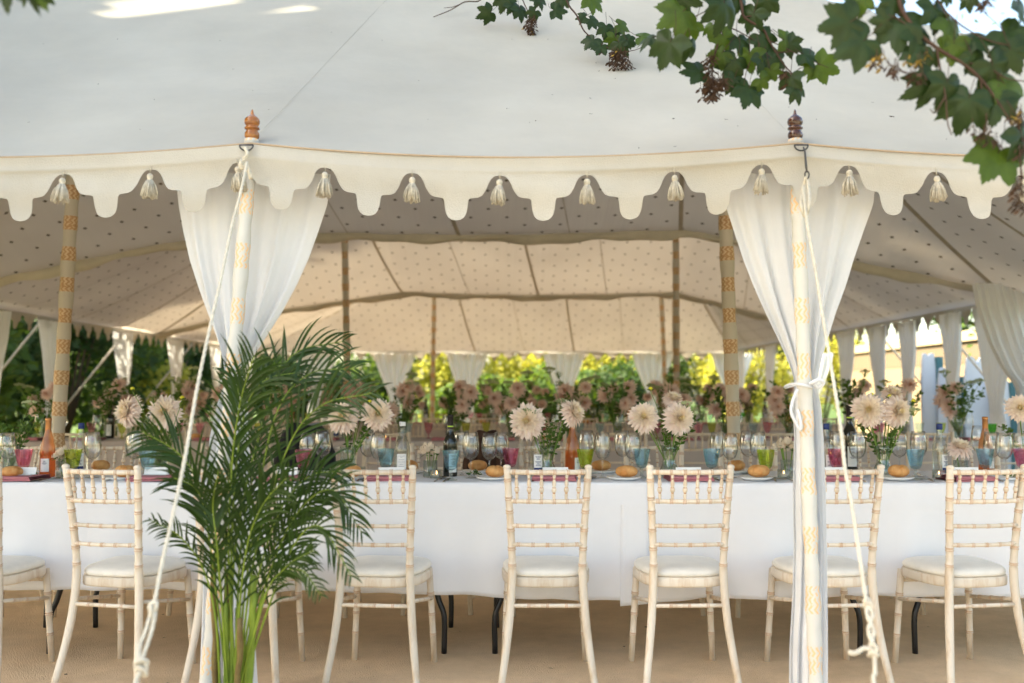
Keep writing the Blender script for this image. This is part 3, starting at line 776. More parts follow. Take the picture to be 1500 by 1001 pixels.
    st = [((-.158, -.2, .33), (.158, -.2, .33)), ((-.172, .163, .375), (.172, .163, .375)), ((-.158, -.195, .35), (-.178, .17, .29)), ((.158, -.195, .35), (.178, .17, .29))]
    for a, b in st:
        mb = MB(); ringed(mb, a, b, .0085, [.25, .5, .75] if detail else [], n if detail else 5); mb.build('stretcher', W, T)
    return reg(T)
def crom_at(cp, t):
    m = len(cp)-1; q = [cp[0]*2-cp[1]]+cp+[cp[-1]*2-cp[-2]]; t = t*m; i = min(int(t), m-1); f = t-i; a, b, c, d = q[i:i+4]
    return .5*((2*b)+(c-a)*f+(2*a-5*b+4*c-d)*f*f+(3*b-a-3*c+d)*f**3)
def stile(mb, path, nodes, n):
    ev = []
    for i in range(29):
        t = i/28; r = interp([(0, .0150), (.25, .0175), (.5, .0178), (.56, .0155), (1, .0145)], t)
        if all(abs(t-q) > .012 for q in nodes): ev.append((t, r, 0))
    for t in nodes:
        r = interp([(.5, .0162), (1, .0145)], t)
        for dt, k, mi in ((-.011, 1, 0), (-.0075, 1.15, 1), (-.0045, 1.15, 0), (-.0015, 1.0, 1), (.0015, 1.0, 0), (.0045, 1.15, 1), (.0075, 1.15, 0), (.011, 1, 0)): ev.append((t+dt, r*k, mi))
    ev.sort()
    mb.tube([path(e[0]) for e in ev], [e[1] for e in ev], n, mis=[e[2] for e in ev])
    p = path(1.0); mb.lathe([(.0155, -.004), (.0165, 0), (.0145, .006), (.008, .010), (0, .0112)], n, p)
chair = make_chair(True)
near = [(-50, -4, 'pale chair cut by the frame edge at the hedge end of the near row'), (170, -13, 'pale chair before the white cloth, turned towards the palm'),
        (349, -3, 'pale chair half hidden behind the palm and its front pole'), (556, -6, 'pale chair just beyond the palm fronds, near the water bottle'),
        (802, 0, 'pale chair seen square from behind, in the middle of the near row'), (1007, 2, 'pale chair between the square-on middle one and the tied curtain'),
        (1224, 4, 'pale chair standing behind the tied curtain and its rope'), (1430, 9, 'pale chair cut by the frame edge beyond the knotted rope')]
for px, rz, lb_ in near:
    place(chair, (PX(px, 4.20), 4.20+.25, 0), lb_, 'limewashed chairs along the near side of the first table', R(rz))
farx = [-2.95, -2.33, -1.72, -1.1, -.45, .22, .84, 1.42, 2.05, 2.7]
for i, x in enumerate(farx):
    place(chair, (x+rnd(-.03, .03), 5.72+rnd(-.04, .04), 0), f'{ORD[i]} chair facing us across the first table, counted from the hedge side', 'limewashed chairs along the far side of the first table', R(180+rnd(-5, 5)))
schair = make_chair(False)
for row, (Y, rz, xs, lab, tb) in enumerate(((8.15, 0, 14, 'backing on to us', 'second'), (10.0, 180, 12, 'facing us', 'second'), (12.6, 0, 14, 'backing on to us', 'third'), (14.4, 180, 14, 'facing us', 'third'))):
    for i in range(xs):
        x = lerp(-4.3, 4.2, (i+.5)/xs)
        place(schair, (x+rnd(-.05, .05), Y+rnd(-.05, .05), 0), f'{ORD[i]} blurred chair {lab} at the {tb} table, counted from the hedge side', f'blurred chairs {lab} at the {tb} table', R(rz+rnd(-6, 6)))

# ------------------------------------------------------------------ tables
TZ = .80
def folding_table(x0, x1, Ya, Yb, label, cat='table', dx=.12, TZ=TZ):
    T = thing('folding_table', label, cat, ((x0+x1)/2, (Ya+Yb)/2, 0), 'folding tables end to end')
    mb = MB(); mb.box(((x0+x1)/2, (Ya+Yb)/2, TZ-.02), (x1-x0-.01, Yb-Ya-.02, .03)); mb.build('tabletop', 'card', T, smooth=False, world=True)
    for x, sg in ((x0+dx, 1), (x1-dx, -1)):
        for Y in (Ya+.06, Yb-.12):
            mb = MB(); mb.tube(crom([(x+sg*.07, Y+.02, TZ-.04), (x+sg*.06, Y+.02, .42), (x+sg*.03, Y+.01, .26), (x, Y, .17), (x, Y, 0)], 20), .0135, 10); mb.build('leg', 'black_metal', T, world=True)
        mb = MB(); mb.tube([(x+sg*.06, Ya+.08, .45), (x+sg*.06, Yb-.1, .45)], .011, 8); mb.build('crossbar', 'black_metal', T, world=True)
YA, YB = 4.70, 5.40
folding_table(-4.4, -2.32, YA, YB, 'black legged folding table under the cloth at the hedge end')
folding_table(-2.30, -.20, YA, YB, 'black legged folding table under the cloth behind the palm')
folding_table(-.20, 1.76, YA, YB, 'black legged folding table under the cloth at the middle chairs')
folding_table(1.78, 3.9, YA, YB, 'black legged folding table under the cloth beyond the tied curtain')
def cloth(label, x0, x1, Ya, Yb, hems, m='cloth', TZ=TZ, ov=0, nm='tablecloth', hemb=.3):
    """one draped sheet: top, rolled edge and front and back drop"""
    T = thing(nm, label, 'tablecloth', ((x0+x1)/2, (Ya+Yb)/2, 0)); mb = MB()
    rs = random.Random(int(x0*100)); ph = [rs.uniform(0, 6) for _ in range(4)]
    def fn(u, v):
        x = lerp(x0, x1, u); h = interp(hems, x)
        # v runs: back hem -> back edge -> top -> front edge -> front hem
        top = TZ+.004+ov
        if v < .2: t = v/.2; y, z = Yb+.012, lerp(hemb, top-.012, t)
        elif v < .24: a = (v-.2)/.04*math.pi/2; y, z = Yb+.012*math.cos(a), top-.012+.012*math.sin(a)
        elif v < .56: t = (v-.24)/.32; y, z = lerp(Yb, Ya, t), top+.002*math.sin(x*9+y_(t)*7)
        elif v < .6: a = (v-.56)/.04*math.pi/2; y, z = Ya-.012*math.sin(a)-ov, top-.012+.012*math.cos(a)
        else:
            t = (v-.6)/.4; z = lerp(top-.012, h, t)
            f = (math.sin(x*4.7+ph[0])+.7*math.sin(x*9.3+ph[1])+.5*math.sin(x*17+ph[2])+.3*math.sin(x*31+ph[3]+t*3))*.023*t**1.15+.004*math.exp(-((t-.17)/.02)**2)+.003*math.exp(-((x*1.1-round(x*1.1))/.02)**2)
            y = Ya-.012-ov-.012*t-f
        if v > .6: x += .008*math.sin(x*11+ph[3])*((v-.6)/.4)
        return (x, y, z)
    y_ = lambda t: t
    mb.grid(fn, int((x1-x0)*46), 60); o = mb.build('linen', m, T, world=True); solid(o, .002); return T
cloth('white tablecloth covering the near table behind the palm and middle chair', -4.4, .64, YA, YB, [(-4.4, .33), (-2, .31), (-1, .31), (-.3, .285), (.2, .275), (.64, .255)], ov=.003)
cloth('white tablecloth with its corner showing low beside the middle chair', .51, 3.9, YA, YB, [(.51, .235), (.65, .245), (.9, .27), (1.6, .285), (2.2, .275), (3.9, .26)])
for x0, x1, Ya, Yb, nm in ((-4.4, 4.3, 8.72, 9.45, 'second'), (-4.6, 4.4, 13.2, 13.95, 'third')):
    folding_table(x0, -.1, Ya, Yb, f'hedge end folding table hidden under the {nm} cloth'); folding_table(-.08, x1, Ya, Yb, f'wall end folding table hidden under the {nm} cloth')
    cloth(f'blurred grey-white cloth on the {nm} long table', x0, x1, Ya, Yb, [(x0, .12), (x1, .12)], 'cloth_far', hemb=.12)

# ------------------------------------------------------------------ tableware prototypes
def lathe_thing(name, cat, parts):
    T = thing(name, None, cat)
    for nm, prof_, m, n in parts:
        mb = MB(); mb.lathe(prof_, n); mb.build(nm, m, T)
    return reg(T)
def lathe_one(name, cat, prof_, m, n=18):
    mb = MB(); mb.lathe(prof_, n); o = mb.build(name, m); tag(o, None, cat); return o
bowlp = [(.004, .088), (.016, .092), (.028, .102), (.036, .118), (.0405, .138), (.0415, .155), (.0395, .178), (.036, .200), (.0325, .222), (.0318, .222), (.0353, .200), (.0387, .178), (.0407, .155), (.0397, .138), (.0353, .119), (.0275, .1035), (.012, .096), (0, .095)]
wine = lathe_thing('wine_glass', 'wine glass', [('bowl', bowlp, 'glass', 28), ('stem', [(.012, .003), (.006, .010), (.0038, .025), (.0034, .055), (.0042, .080), (.007, .0885)], 'glass', 12), ('foot', [(0, .0035), (.014, .004), (.033, .0012), (.034, .0), (0, 0)], 'glass', 26)])
wine_far = lathe_one('wine_glass', 'wine glass', [(.033, .001), (.006, .006), (.0036, .03), (.004, .085), (.028, .102), (.0405, .138), (.0405, .160), (.0325, .222)], 'glass', 14)
gobs = {}
gobs_far = {}
for cname in ('pink', 'blue', 'lime'):
    T = thing('goblet', None, 'goblet'); mb = MB(); n = 16
    pr = [(.006, .048), (.020, .052), (.027, .062), (.032, .085), (.038, .115), (.0425, .142), (.0405, .142), (.036, .115), (.030, .086), (.024, .066), (0, .060)]
    rings = []
    for r_, z in pr:
        rings.append([mb.vert((r_*(1+(.035 if k % 2 else -.02)*(z < .13))*math.cos(2*math.pi*k/n), r_*(1+(.035 if k % 2 else -.02)*(z < .13))*math.sin(2*math.pi*k/n), z)) for k in range(n)])
    for A, B in zip(rings, rings[1:]):
        for k in range(n): mb.face((A[k], A[(k+1) % n], B[(k+1) % n], B[k]))
    mb.build('bowl', 'glass_'+cname, T, smooth=False)
    mb = MB(); mb.lathe([(0, 0), (.031, 0), (.032, .003), (.012, .008), (.007, .014), (.0065, .024), (.010, .030), (.0065, .036), (.007, .045), (.012, .0505)], 14); mb.build('stem', 'glass_thick', T)
    gobs[cname] = reg(T)
    gobs_far[cname] = lathe_one('goblet', 'goblet', [(.031, 0), (.007, .012), (.0065, .045), (.02, .052), (.032, .085), (.0425, .142)], 'glass_'+cname, 10)
gobs_far['green'] = lathe_one('goblet', 'goblet', [(.031, 0), (.007, .012), (.0065, .045), (.02, .052), (.032, .085), (.0425, .142)], 'glass_green', 10)
def bottle(kind):
    T = thing('bottle', None, 'bottle')
    if kind == 'wine':
        mb = MB(); mb.lathe([(0, .004), (.034, 0), (.038, .006), (.038, .175), (.036, .192), (.026, .215), (.0165, .235), (.0145, .25), (.0145, .262)], 26); mb.build('glass_body', 'wine_bottle', T)
        mb = MB(); mb.lathe([(.0155, .255), (.0155, .272), (.0150, .318), (.0165, .320), (.0165, .332), (0, .333)], 20, mis=[0, 0, 0, 0, 0]); mb.build('foil', 'foil_dark', T)
        mb = MB(); mb.lathe([(.0158, .266), (.0160, .266), (.0160, .273), (.0158, .273)], 20); mb.build('neck_band', 'lime_band', T)
        lab = (.0384, .025, .125)
    elif kind == 'rose':
        mb = MB(); mb.lathe([(0, .004), (.034, 0), (.0385, .006), (.0385, .13), (.035, .165), (.027, .20), (.0185, .23), (.0145, .255), (.014, .30)], 26); mb.build('glass_body', 'rose', T)
        mb = MB(); mb.lathe([(0, .005), (.0365, .005), (.0370, .008), (.0370, .135), (0, .136)], 20); mb.build('wine', 'rose', T)
        mb = MB(); mb.lathe([(.0150, .245), (.0150, .30), (.0162, .302), (.0162, .315), (0, .316)], 18); mb.build('foil', 'foil_gold', T)
        lab = (.0389, .03, .10)
    elif kind == 'water':
        mb = MB(); mb.lathe([(0, .004), (.036, 0), (.042, .006), (.042, .14), (.040, .165), (.030, .195), (.019, .22), (.0135, .25), (.0135, .268), (.0165, .271), (.0165, .276)], 26); mb.build('glass_body', 'glass_thick', T)
        mb = MB(); mb.lathe([(.0165, .272), (.0172, .274), (.0172, .292), (.016, .294), (0, .2945)], 18); mb.build('cap', 'white_cap', T)
        lab = (.0424, .018, .125)
    else:
        mb = MB(); mb.lathe([(0, .004), (.034, 0), (.038, .006), (.038, .15), (.036, .17), (.022, .2), (.0145, .225), (.0140, .262)], 26); mb.build('glass_body', 'glass_thick', T)
        mb = MB(); mb.lathe([(.0150, .252), (.0165, .254), (.0165, .282), (.015, .284), (0, .2845)], 18); mb.build('cap', 'navy', T)
        lab = (.0384, .02, .12)
    r_, z0, z1 = lab; mb = MB(); span = 1.25
    for a in range(14):
        t0, t1 = -math.pi/2-span/2+span*a/14*1.0, -math.pi/2-span/2+span*(a+1)/14
        mb.poly([(r_*math.cos(t0), r_*math.sin(t0), z0), (r_*math.cos(t1), r_*math.sin(t1), z0), (r_*math.cos(t1), r_*math.sin(t1), z1), (r_*math.cos(t0), r_*math.sin(t0), z1)])
    lo = mb.build('label', 'label', T)
    # printed lines
    mb = MB(); rs = random.Random(len(kind))
    def patch(a0, a1, za, zb):
        q = 6
        for a in range(q):
            t0, t1 = lerp(a0, a1, a/q)-math.pi/2, lerp(a0, a1, (a+1)/q)-math.pi/2; rr = r_+.0006
            mb.poly([(rr*math.cos(t0), rr*math.sin(t0), za), (rr*math.cos(t1), rr*math.sin(t1), za), (rr*math.cos(t1), rr*math.sin(t1), zb), (rr*math.cos(t0), rr*math.sin(t0), zb)])
    if kind != 'water':
        if kind == 'spirit': patch(-.6, .6, z0+.002, z0+.03)
        zz = z0+.04
        while zz < z1-.01:
            w_ = rs.uniform(.15, .42); patch(-w_, w_, zz, zz+.0022); zz += rs.choice((.005, .006, .011))
    else:
        zz = z0+.04
        while zz < z1-.008:
            w_ = rs.uniform(.1, .5); patch(-w_, w_, zz, zz+.0012); zz += rs.choice((.005, .007, .012))
    o = mb.build('print', 'navy' if kind in ('spirit', 'water') else 'ink', lo)
    if kind == 'water':
        tcu = bpy.data.curves.new('lettering', 'FONT'); tcu.body = 'BELU'; tcu.size = .026; tcu.align_x = 'CENTER'; tcu.extrude = .0004; tcu.offset = .0012
        to = bpy.data.objects.new('tmp', tcu); COL.objects.link(to); bpy.context.view_layer.update()
        me = bpy.data.meshes.new_from_object(to.evaluated_get(bpy.context.evaluated_depsgraph_get())); bpy.data.objects.remove(to)
        for v in me.vertices:
            a = v.co.x*.85/r_-math.pi/2; rr = r_+.0008+v.co.z; v.co = ((rr)*math.cos(a), rr*math.sin(a), z0+.008+v.co.y)
        me.materials.clear(); me.materials.append(M['navy'])
        lo2 = bpy.data.objects.new('lettering', me); COL.objects.link(lo2); lo2.parent = lo
    return reg(T)
bots = {k: bottle(k) for k in ('wine', 'rose', 'water', 'spirit')}
# plates, bread, napkins, cards, cutlery, candles
splate = lathe_one('side_plate', 'plate', [(0, .005), (.055, .005), (.065, .009), (.082, .015), (.084, .015), (.082, .011), (.06, .0), (0, 0)], 'plate', 32)
def bread_mesh():
    mb = MB()
    for i in range(9):
        pass
    def fn(u, v):
        a = u*2*math.pi; t = v*math.pi; r_ = .046*math.sin(t)**.8 if 0 < v < 1 else 0
        z = .028-.030*math.cos(t) if t > math.pi/2 else .028-.026*math.cos(t)
        x, y = r_*math.cos(a)*1.12, r_*math.sin(a)
        z = z-.004*math.exp(-(y/.006)**2)*(v > .6)
        return (x+.002*math.sin(5*a), y+.002*math.cos(4*a), z)
    mb.grid(fn, 24, 12); return mb
bread = bread_mesh().build('bread_roll', 'bread'); tag(bread, None, 'bread roll')
def napkin_mesh():
    mb = MB()
    for k in range(3):
        def fn(u, v, k=k):
            # folded layer as a flattened loop
            x = (u-.5)*(.21-.004*k); a = v*2*math.pi; y = .10*math.cos(a)*(1 if math.cos(a) > 0 else 1); z = .007*k+.004+.0032*math.copysign(min(1, abs(math.sin(a))*3), math.sin(a))
            return (x+.002*math.sin(y*40+k), y+.003*math.sin(x*30+k), z+.0012*math.sin(x*20+k*2))
        ids = mb.grid(fn, 16, 18)
    return mb
napkin = napkin_mesh().build('napkin', 'napkin'); tag(napkin, None, 'napkin')
mb = MB(); mb.box((0, 0, .001), (.125, .05, .0015)); mb.box((0, .022, .018), (.125, .0015, .034), m=Matrix.Rotation(-.3, 3, 'X')); card = mb.build('place_card', 'card', smooth=False); tag(card, None, 'place card')
def fork_mesh():
    mb = MB(); n = 12
    def strip(f, w_, z): 
        prev = None
        for i in range(n+1):
            t = i/n; y, ww, zz = f(t), w_(t), z(t); c = [mb.vert((-ww, y, zz)), mb.vert((ww, y, zz)), mb.vert((ww*.8, y, zz+.0016)), mb.vert((-ww*.8, y, zz+.0016))]
            if prev:
                for k in range(4): mb.face((prev[k], prev[(k+1) % 4], c[(k+1) % 4], c[k]))
            prev = c
    strip(lambda t: -.1+.145*t, lambda t: lerp(.0055, .0028, t), lambda t: .003+.006*math.sin(t*math.pi))
    strip(lambda t: .045+.022*t, lambda t: lerp(.003, .0115, math.sin(t*math.pi/2)), lambda t: .004-.002*t)
    for k in range(4):
        x = -.0098+k*.0065; mb.tube([(x, .066, .003), (x, .085, .0035), (x*.95, .105, .007)], [.0016, .0015, .0007], 5)
    return mb
fork = fork_mesh().build('fork', 'steel'); tag(fork, None, 'fork')
mb = MB(); mb.tube([(0, -.1, .004), (0, -.03, .007), (0, .04, .004)], [.004, .0028, .0028], 6)
def spn(u, v):
    a = u*2*math.pi; r_ = v; return (.019*r_*math.cos(a), .066+.028*r_*math.sin(a), .003+.008*(r_*r_))
mb.grid(spn, 18, 5); spoon = mb.build('spoon', 'steel'); tag(spoon, None, 'spoon')
mb = MB(); mb.box((0, -.06, .004), (.009, .09, .005)); mb.poly([(-.006, -.015, .004), (.008, -.015, .004), (.009, .08, .003), (.0, .105, .003), (-.007, .09, .003)]); mb.poly([(-.006, -.015, .001), (.008, -.015, .001), (.009, .08, .001), (.0, .105, .001), (-.007, .09, .001)])
knife = mb.build('knife', 'steel', smooth=False); tag(knife, None, 'knife')
T = thing('tealight_holder', None, 'candle'); mb = MB(); mb.lathe([(0, .002), (.028, 0), (.031, .004), (.031, .042), (.029, .043), (.028, .006), (0, .006)], 20); mb.build('glass_cup', 'glass_thick', T)
mb = MB(); mb.lathe([(0, .008), (.019, .008), (.019, .022), (0, .021)], 16); mb.build('wax', 'tealight', T)
fm, fn_, fp_ = newmat('candle_flame'); fp_.inputs['Emission Color'].default_value = (1, .5, .18, 1); fp_.inputs['Emission Strength'].default_value = 6; fp_.inputs['Base Color'].default_value = (1, .6, .3, 1)
mb = MB(); mb.lathe([(0, .022), (.003, .026), (.0025, .032), (0, .040)], 8); mb.build('flame', fm, T)
tealight = reg(T)
salad = MB(); rs = random.Random(4)
for i in range(60):
    a = rs.uniform(0, 6.28); r_ = .035*math.sqrt(rs.random()); c = Vector((r_*math.cos(a), r_*math.sin(a), .008+.022*rs.random()*(1-r_/.04)))
    d = Vector((rs.uniform(-1, 1), rs.uniform(-1, 1), rs.uniform(-.2, .6))).normalized()*.014; e = d.orthogonal().normalized()*.006
    salad.poly([c-d, c+e, c+d, c-e], 1 if rs.random() < .35 else 0)
salad = salad.build('salad_starter', ['sprig', 'rose_petal']); tag(salad, None, 'starter')

# ------------------------------------------------------------------ flowers
def dahlia_mesh(R_=.085, layers=8, seed=0, dens=1.0, seg=4):
    """pointed petals in rings; axis +Z faces out of the flower"""
    rs = random.Random(seed); mb = MB()
    for L in range(layers):
        f = L/(layers-1)                                  # 0 outer, 1 heart
        n = int((22-11*f)*dens); el = R(-22+100*f**.95); length = R_*(1-.60*f**1.2); wd = R_*(.125-.065*f)/(dens**.7)
        for k in range(n):
            a = 2*math.pi*(k+.5*(L % 2)+rs.uniform(-.2, .2))/n; e_ = el+rs.uniform(-.14, .14); ln = length*rs.uniform(.84, 1.1)
            d = Vector((math.cos(a), math.sin(a), 0)); sd = Vector((-d.y, d.x, 0)); up = Vector((0, 0, 1))
            prev = None
            for i in range(seg+1):
                t = i/seg; ang = e_+(.5-.25*f)*(t-.35)*(-1 if f < .35 else 1)*.9
                w_ = wd*math.sin(math.pi*min(1, .12+.80*t**.75))**.8*(1 if t < 1 else 0)
                if i == 0: c = d*R_*.06+up*(R_*.12*f); pos = c
                else: pos = pos+(d*math.cos(ang)+up*math.sin(ang))*ln/seg
                cup = (d*-math.sin(ang)+up*math.cos(ang))*w_*.55
                if i == seg: cur = (mb.vert(pos),)
                else: cur = (mb.vert(pos-sd*w_+cup), mb.vert(pos), mb.vert(pos+sd*w_+cup))
                mi = 2 if f > .85 or (t < .4 and f > .55) else (1 if f > .4 or t < .3 else 0)
                if prev:
                    if len(cur) == 3: mb.face((prev[0], prev[1], cur[1], cur[0]), mi); mb.face((prev[1], prev[2], cur[2], cur[1]), mi)
                    else: mb.face((prev[0], prev[1], cur[0]), mi); mb.face((prev[1], prev[2], cur[0]), mi)
                prev = cur
    mb.lathe([(R_*.22, R_*.02), (R_*.2, R_*.16), (R_*.12, R_*.26), (0, R_*.3)], 12, mis=[2, 2, 2])
    return mb
dm = [dahlia_mesh(.085, 13, i).build('bloom_source', ['petal_out', 'petal_mid', 'petal_in']).data for i in range(3)]
dm_far = [dahlia_mesh(.075, 5, 10+i, .7, 2).build('bloom_source', ['petal_pink', 'petal_pink', 'petal_pink2']).data for i in range(2)]
for o in [o for o in COL.objects if o.name.startswith('bloom_source')]: bpy.data.objects.remove(o)
def dahlia(c, rad, face, foot, label, group, far=False, i=0):
    """bloom at c facing direction face, stem down to foot"""
    T = thing('dahlia', label, 'dahlia', foot, group)
    o = bpy.data.objects.new('bloom', (dm_far if far else dm)[i % (2 if far else 3)]); COL.objects.link(o); o.parent = T
    o.location = Vector(c)-Vector(foot); o.rotation_euler = Vector(face).to_track_quat('Z', 'Y').to_euler(); s_ = rad/(.075 if far else .085); o.scale = (s_, s_, s_)
    mb = MB(); f = Vector(face).normalized(); c = Vector(c); foot = Vector(foot)
    mb.tube(crom([c-f*.012, c-f*.05, c.lerp(foot, .5)-f*.03, foot], 12), .0032 if not far else .004, 6); mb.build('stem', 'stem', T, world=True)
    return T
def sprig_mesh(seed, kind='leaf', hgt=.3):
    rs = random.Random(seed); mb = MB()
    for b in range(4 if kind == 'leaf' else 3):
        a = rs.uniform(0, 6.28); tip = Vector((math.cos(a)*hgt*rs.uniform(.15, .5), math.sin(a)*hgt*.4*rs.uniform(.3, 1), hgt*rs.uniform(.75, 1)))
        path = crom([(0, 0, 0), tip*.5+Vector((0, 0, .03)), tip], 10); mb.tube(path, [.002]*6+[.0012]*5, 5)
        if kind == 'leaf':
            for i in range(3, 11):
                for s_ in (-1, 1, 1.6):
                    p = path[i]; d = Vector((rs.uniform(-1, 1), rs.uniform(-1, 1), rs.uniform(-.2, .8))).normalized(); L = rs.uniform(.018, .038); e = d.orthogonal().normalized()*L*.32
                    mb.poly([p, p+d*L*.5+e, p+d*L, p+d*L*.5-e], 1)
        else:
            for k in range(26):
                r_ = .035*math.sqrt(rs.random()); an = rs.uniform(0, 6.28); q = tip+Vector((r_*math.cos(an), r_*math.sin(an)*.7, .012*(1-r_/.035)+.01)); 
                mb.tube([tip-Vector((0, 0, .02)), q], .0006, 3, cap=False)
                for _ in range(4):
                    c = q+Vector((rs.uniform(-1, 1), rs.uniform(-1, 1), rs.uniform(-1, 1)))*.004; mb.poly([c+Vector((.004, 0, 0)), c+Vector((0, 0, .004)), c+Vector((-.004, 0, 0)), c+Vector((0, .003, -.003))], 2)
    return mb
sprigs = [sprig_mesh(i, 'leaf', .30).build('leafy_sprig', ['stem', 'sprig', 'umbel']) for i in range(3)]+[sprig_mesh(9+i, 'umbel', .34).build('umbel_sprig', ['stem', 'sprig', 'umbel']) for i in range(2)]
for o in sprigs: tag(o, None, 'sprig')
def bud_thing(c, foot, label):
    T = thing('flower_bud', label, 'bud', foot, 'yellow buds in the near vases'); mb = MB(); c = Vector(c); foot = Vector(foot)
    mb.lathe([(0, -.010), (.008, -.006), (.0115, .0), (.009, .008), (0, .012)], 10, c); mb.build('bud', 'bud', T, world=True)
    mb = MB()
    for k in range(6):
        a = k*1.047; d = Vector((math.cos(a), math.sin(a), 0)); mb.poly([c+Vector((0, 0, -.01)), c+d*.014+Vector((-d.y*.006, d.x*.006, -.006)), c+d*.022+Vector((0, 0, .002)), c+d*.014+Vector((d.y*.006, -d.x*.006, -.006))])
    mb.build('sepals', 'sprig', T, world=True)
    mb = MB(); mb.tube(crom([c+Vector((0, 0, -.01)), c.lerp(foot, .4)+Vector((.01, 0, .02)), foot], 10), .0018, 5); mb.build('stem', 'stem', T, world=True)
# vases
def vase_proto(flared):
    T = thing('glass_vase', None, 'vase')
    pr = [(0, .004), (.040, .0), (.052, .008), (.054, .022), (.044, .045), (.034, .065), (.031, .09), (.036, .135), (.040, .155), (.038, .155), (.034, .135), (.029, .09), (.032, .066), (.042, .046), (.051, .024), (.048, .010), (0, .008)] if flared else \
         [(0, .004), (.036, 0), (.039, .006), (.040, .12), (.042, .150), (.040, .150), (.0375, .12), (.036, .01), (0, .009)]
    mb = MB(); mb.lathe(pr, 26); mb.build('glass_body', 'glass_thick', T)
    mb = MB(); mb.lathe([(.046, .012), (.049, .024), (.040, .046), (.030, .068), (.028, .085), (0, .085)] if flared else [(.034, .012), (.0355, .085), (0, .085)], 20); mb.build('water', 'water', T)
    return reg(T)
v_fl, v_st = vase_proto(True), vase_proto(False)
TT = TZ+.008
def on(px, Y): return Vector((PX(px, Y), Y, TT))
VG = 'glass vases of dahlias on the near table'
vases = [(v_st, 20, 5.15, 'glass vase of greenery at the frame edge on the near table'), (v_st, 236, 5.12, 'glass vase mostly hidden behind palm fronds'), (v_st, 511, 5.0, 'straight glass vase of dahlias beside the water bottle'),
         (v_fl, 801, 5.0, 'flared glass vase of dahlias behind the square-on middle chair'), (v_fl, 979, 5.0, 'flared glass vase of dahlias between pink and pale blue goblets'), (v_fl, 1291, 5.0, 'flared glass vase of dahlias beside the curtain rope'), (v_st, 1500, 5.2, 'glass vase of dahlias cut by the frame edge')]
for pr, px, Y, lb_ in vases: place(pr, on(px, Y), lb_, VG)
# vase index for each bloom: (px, py, radius px, facing, vase px, label)
D = [(188, 603, 26, (-.6, -.7, .2), 236, 'cream dahlia turned away towards the hedge, above the palm'), (241, 604, 27, (.1, -1, .15), 236, 'round cream dahlia facing us just beside the palm'),
     (502, 611, 26, (-.1, -1, .3), 511, 'cream dahlia over the straight vase, nearer the palm'), (553, 607, 26, (.25, -1, .2), 511, 'blush dahlia over the straight vase, nearer the water bottle'),
     (772, 617, 29, (-.15, -1, .1), 801, 'largest blush dahlia, above the flared vase behind the middle chair'), (839, 605, 23, (.8, -.6, .4), 801, 'blush dahlia seen side-on above the orange bottle'),
     (943, 612, 25, (-.1, -1, .3), 979, 'creamy dahlia beside the drooping bud'), (995, 613, 26, (.2, -1, .1), 979, 'blush dahlia with warm heart, lower of the pair over the flared vase'), (986, 586, 18, (.3, -.5, .9), 979, 'small blush dahlia peeping above its pair'),
     (1272, 601, 27, (-.3, -1, .15), 1291, 'shaggy cream dahlia beside the curtain rope'), (1314, 603, 25, (.35, -1, .1), 1291, 'yellow-cream dahlia farther from the curtain rope'), (1307, 578, 19, (.2, -.6, .8), 1291, 'pinkish dahlia tucked behind the two cream ones'),
     (1494, 598, 22, (-.4, -1, .2), 1500, 'peach dahlia at the frame edge above the far end of the table')]
for i, (px, py, rp, face, vp, lb_) in enumerate(D):
    Y = 4.93 if py > 590 else 5.06
    if vp == 236: Y = 5.05
    c = P(px, py, Y); vY = [v for v in vases if v[1] == vp][0][2]
    foot = Vector((PX(vp, vY)+rnd(-.015, .015), vY+rnd(-.01, .01), TT+.03)); dahlia(c, rp/F*Y, face, foot, lb_, 'dahlias in the vases on the near table', i=i)
SP = [(236, 5.12, 0), (236, 5.12, 3), (236, 5.12, 1), (20, 5.15, 3), (20, 5.15, 0), (20, 5.15, 1), (511, 5.0, 1), (511, 5.0, 4), (801, 5.0, 2), (801, 5.0, 0), (801, 5.0, 3), (979, 5.0, 3), (979, 5.0, 1), (1291, 5.0, 3), (1291, 5.0, 2), (1291, 5.0, 0), (1500, 5.2, 1)]
vname = {20: 'in the frame edge vase by the hedge', 236: 'in the vase behind the palm', 511: 'in the straight vase', 801: 'in the vase behind the middle chair', 979: 'in the vase before the thick pole', 1291: 'in the vase beside the curtain rope', 1500: 'in the vase at the stone wall end'}
cnt = {}
for px, Y, k in SP:
    cnt[px] = cnt.get(px, 0)+1
    kind = 'umbel' if k > 2 else 'leafy green'
    adj = ['tallest', 'second', 'third'][cnt[px]-1]
    place(sprigs[k], on(px, Y)+Vector((rnd(-.012, .012), rnd(-.01, .01), .03)), f'{adj} wispy {kind} sprig {vname[px]}', 'wispy green sprigs in the vases', rnd(0, 6), rnd(.95, 1.2) if k > 2 else rnd(.85, 1.05))
for px, py, vp, lb_ in ((542, 589, 511, 'yellow bud over the blush dahlia by the water bottle'), (523, 612, 511, 'yellow bud between the two dahlias by the straight vase'), (1277, 579, 1291, 'yellow bud above the shaggy cream dahlia'), (1303, 581, 1291, 'yellow bud between the shaggy and yellow-cream dahlias'), (1338, 588, 1291, 'yellow bud standing clear above the blue goblet'), (194, 570, 236, 'yellow bud above the dahlia turned away'), (267, 583, 236, 'yellow bud beside the round cream dahlia'), (953, 570, 979, 'small nodding green bud over the creamy dahlia')):
    Y = 4.96; vY = [v for v in vases if v[1] == vp][0][2]; bud_thing(P(px, py, Y), Vector((PX(vp, vY), vY, TT+.04)), lb_)
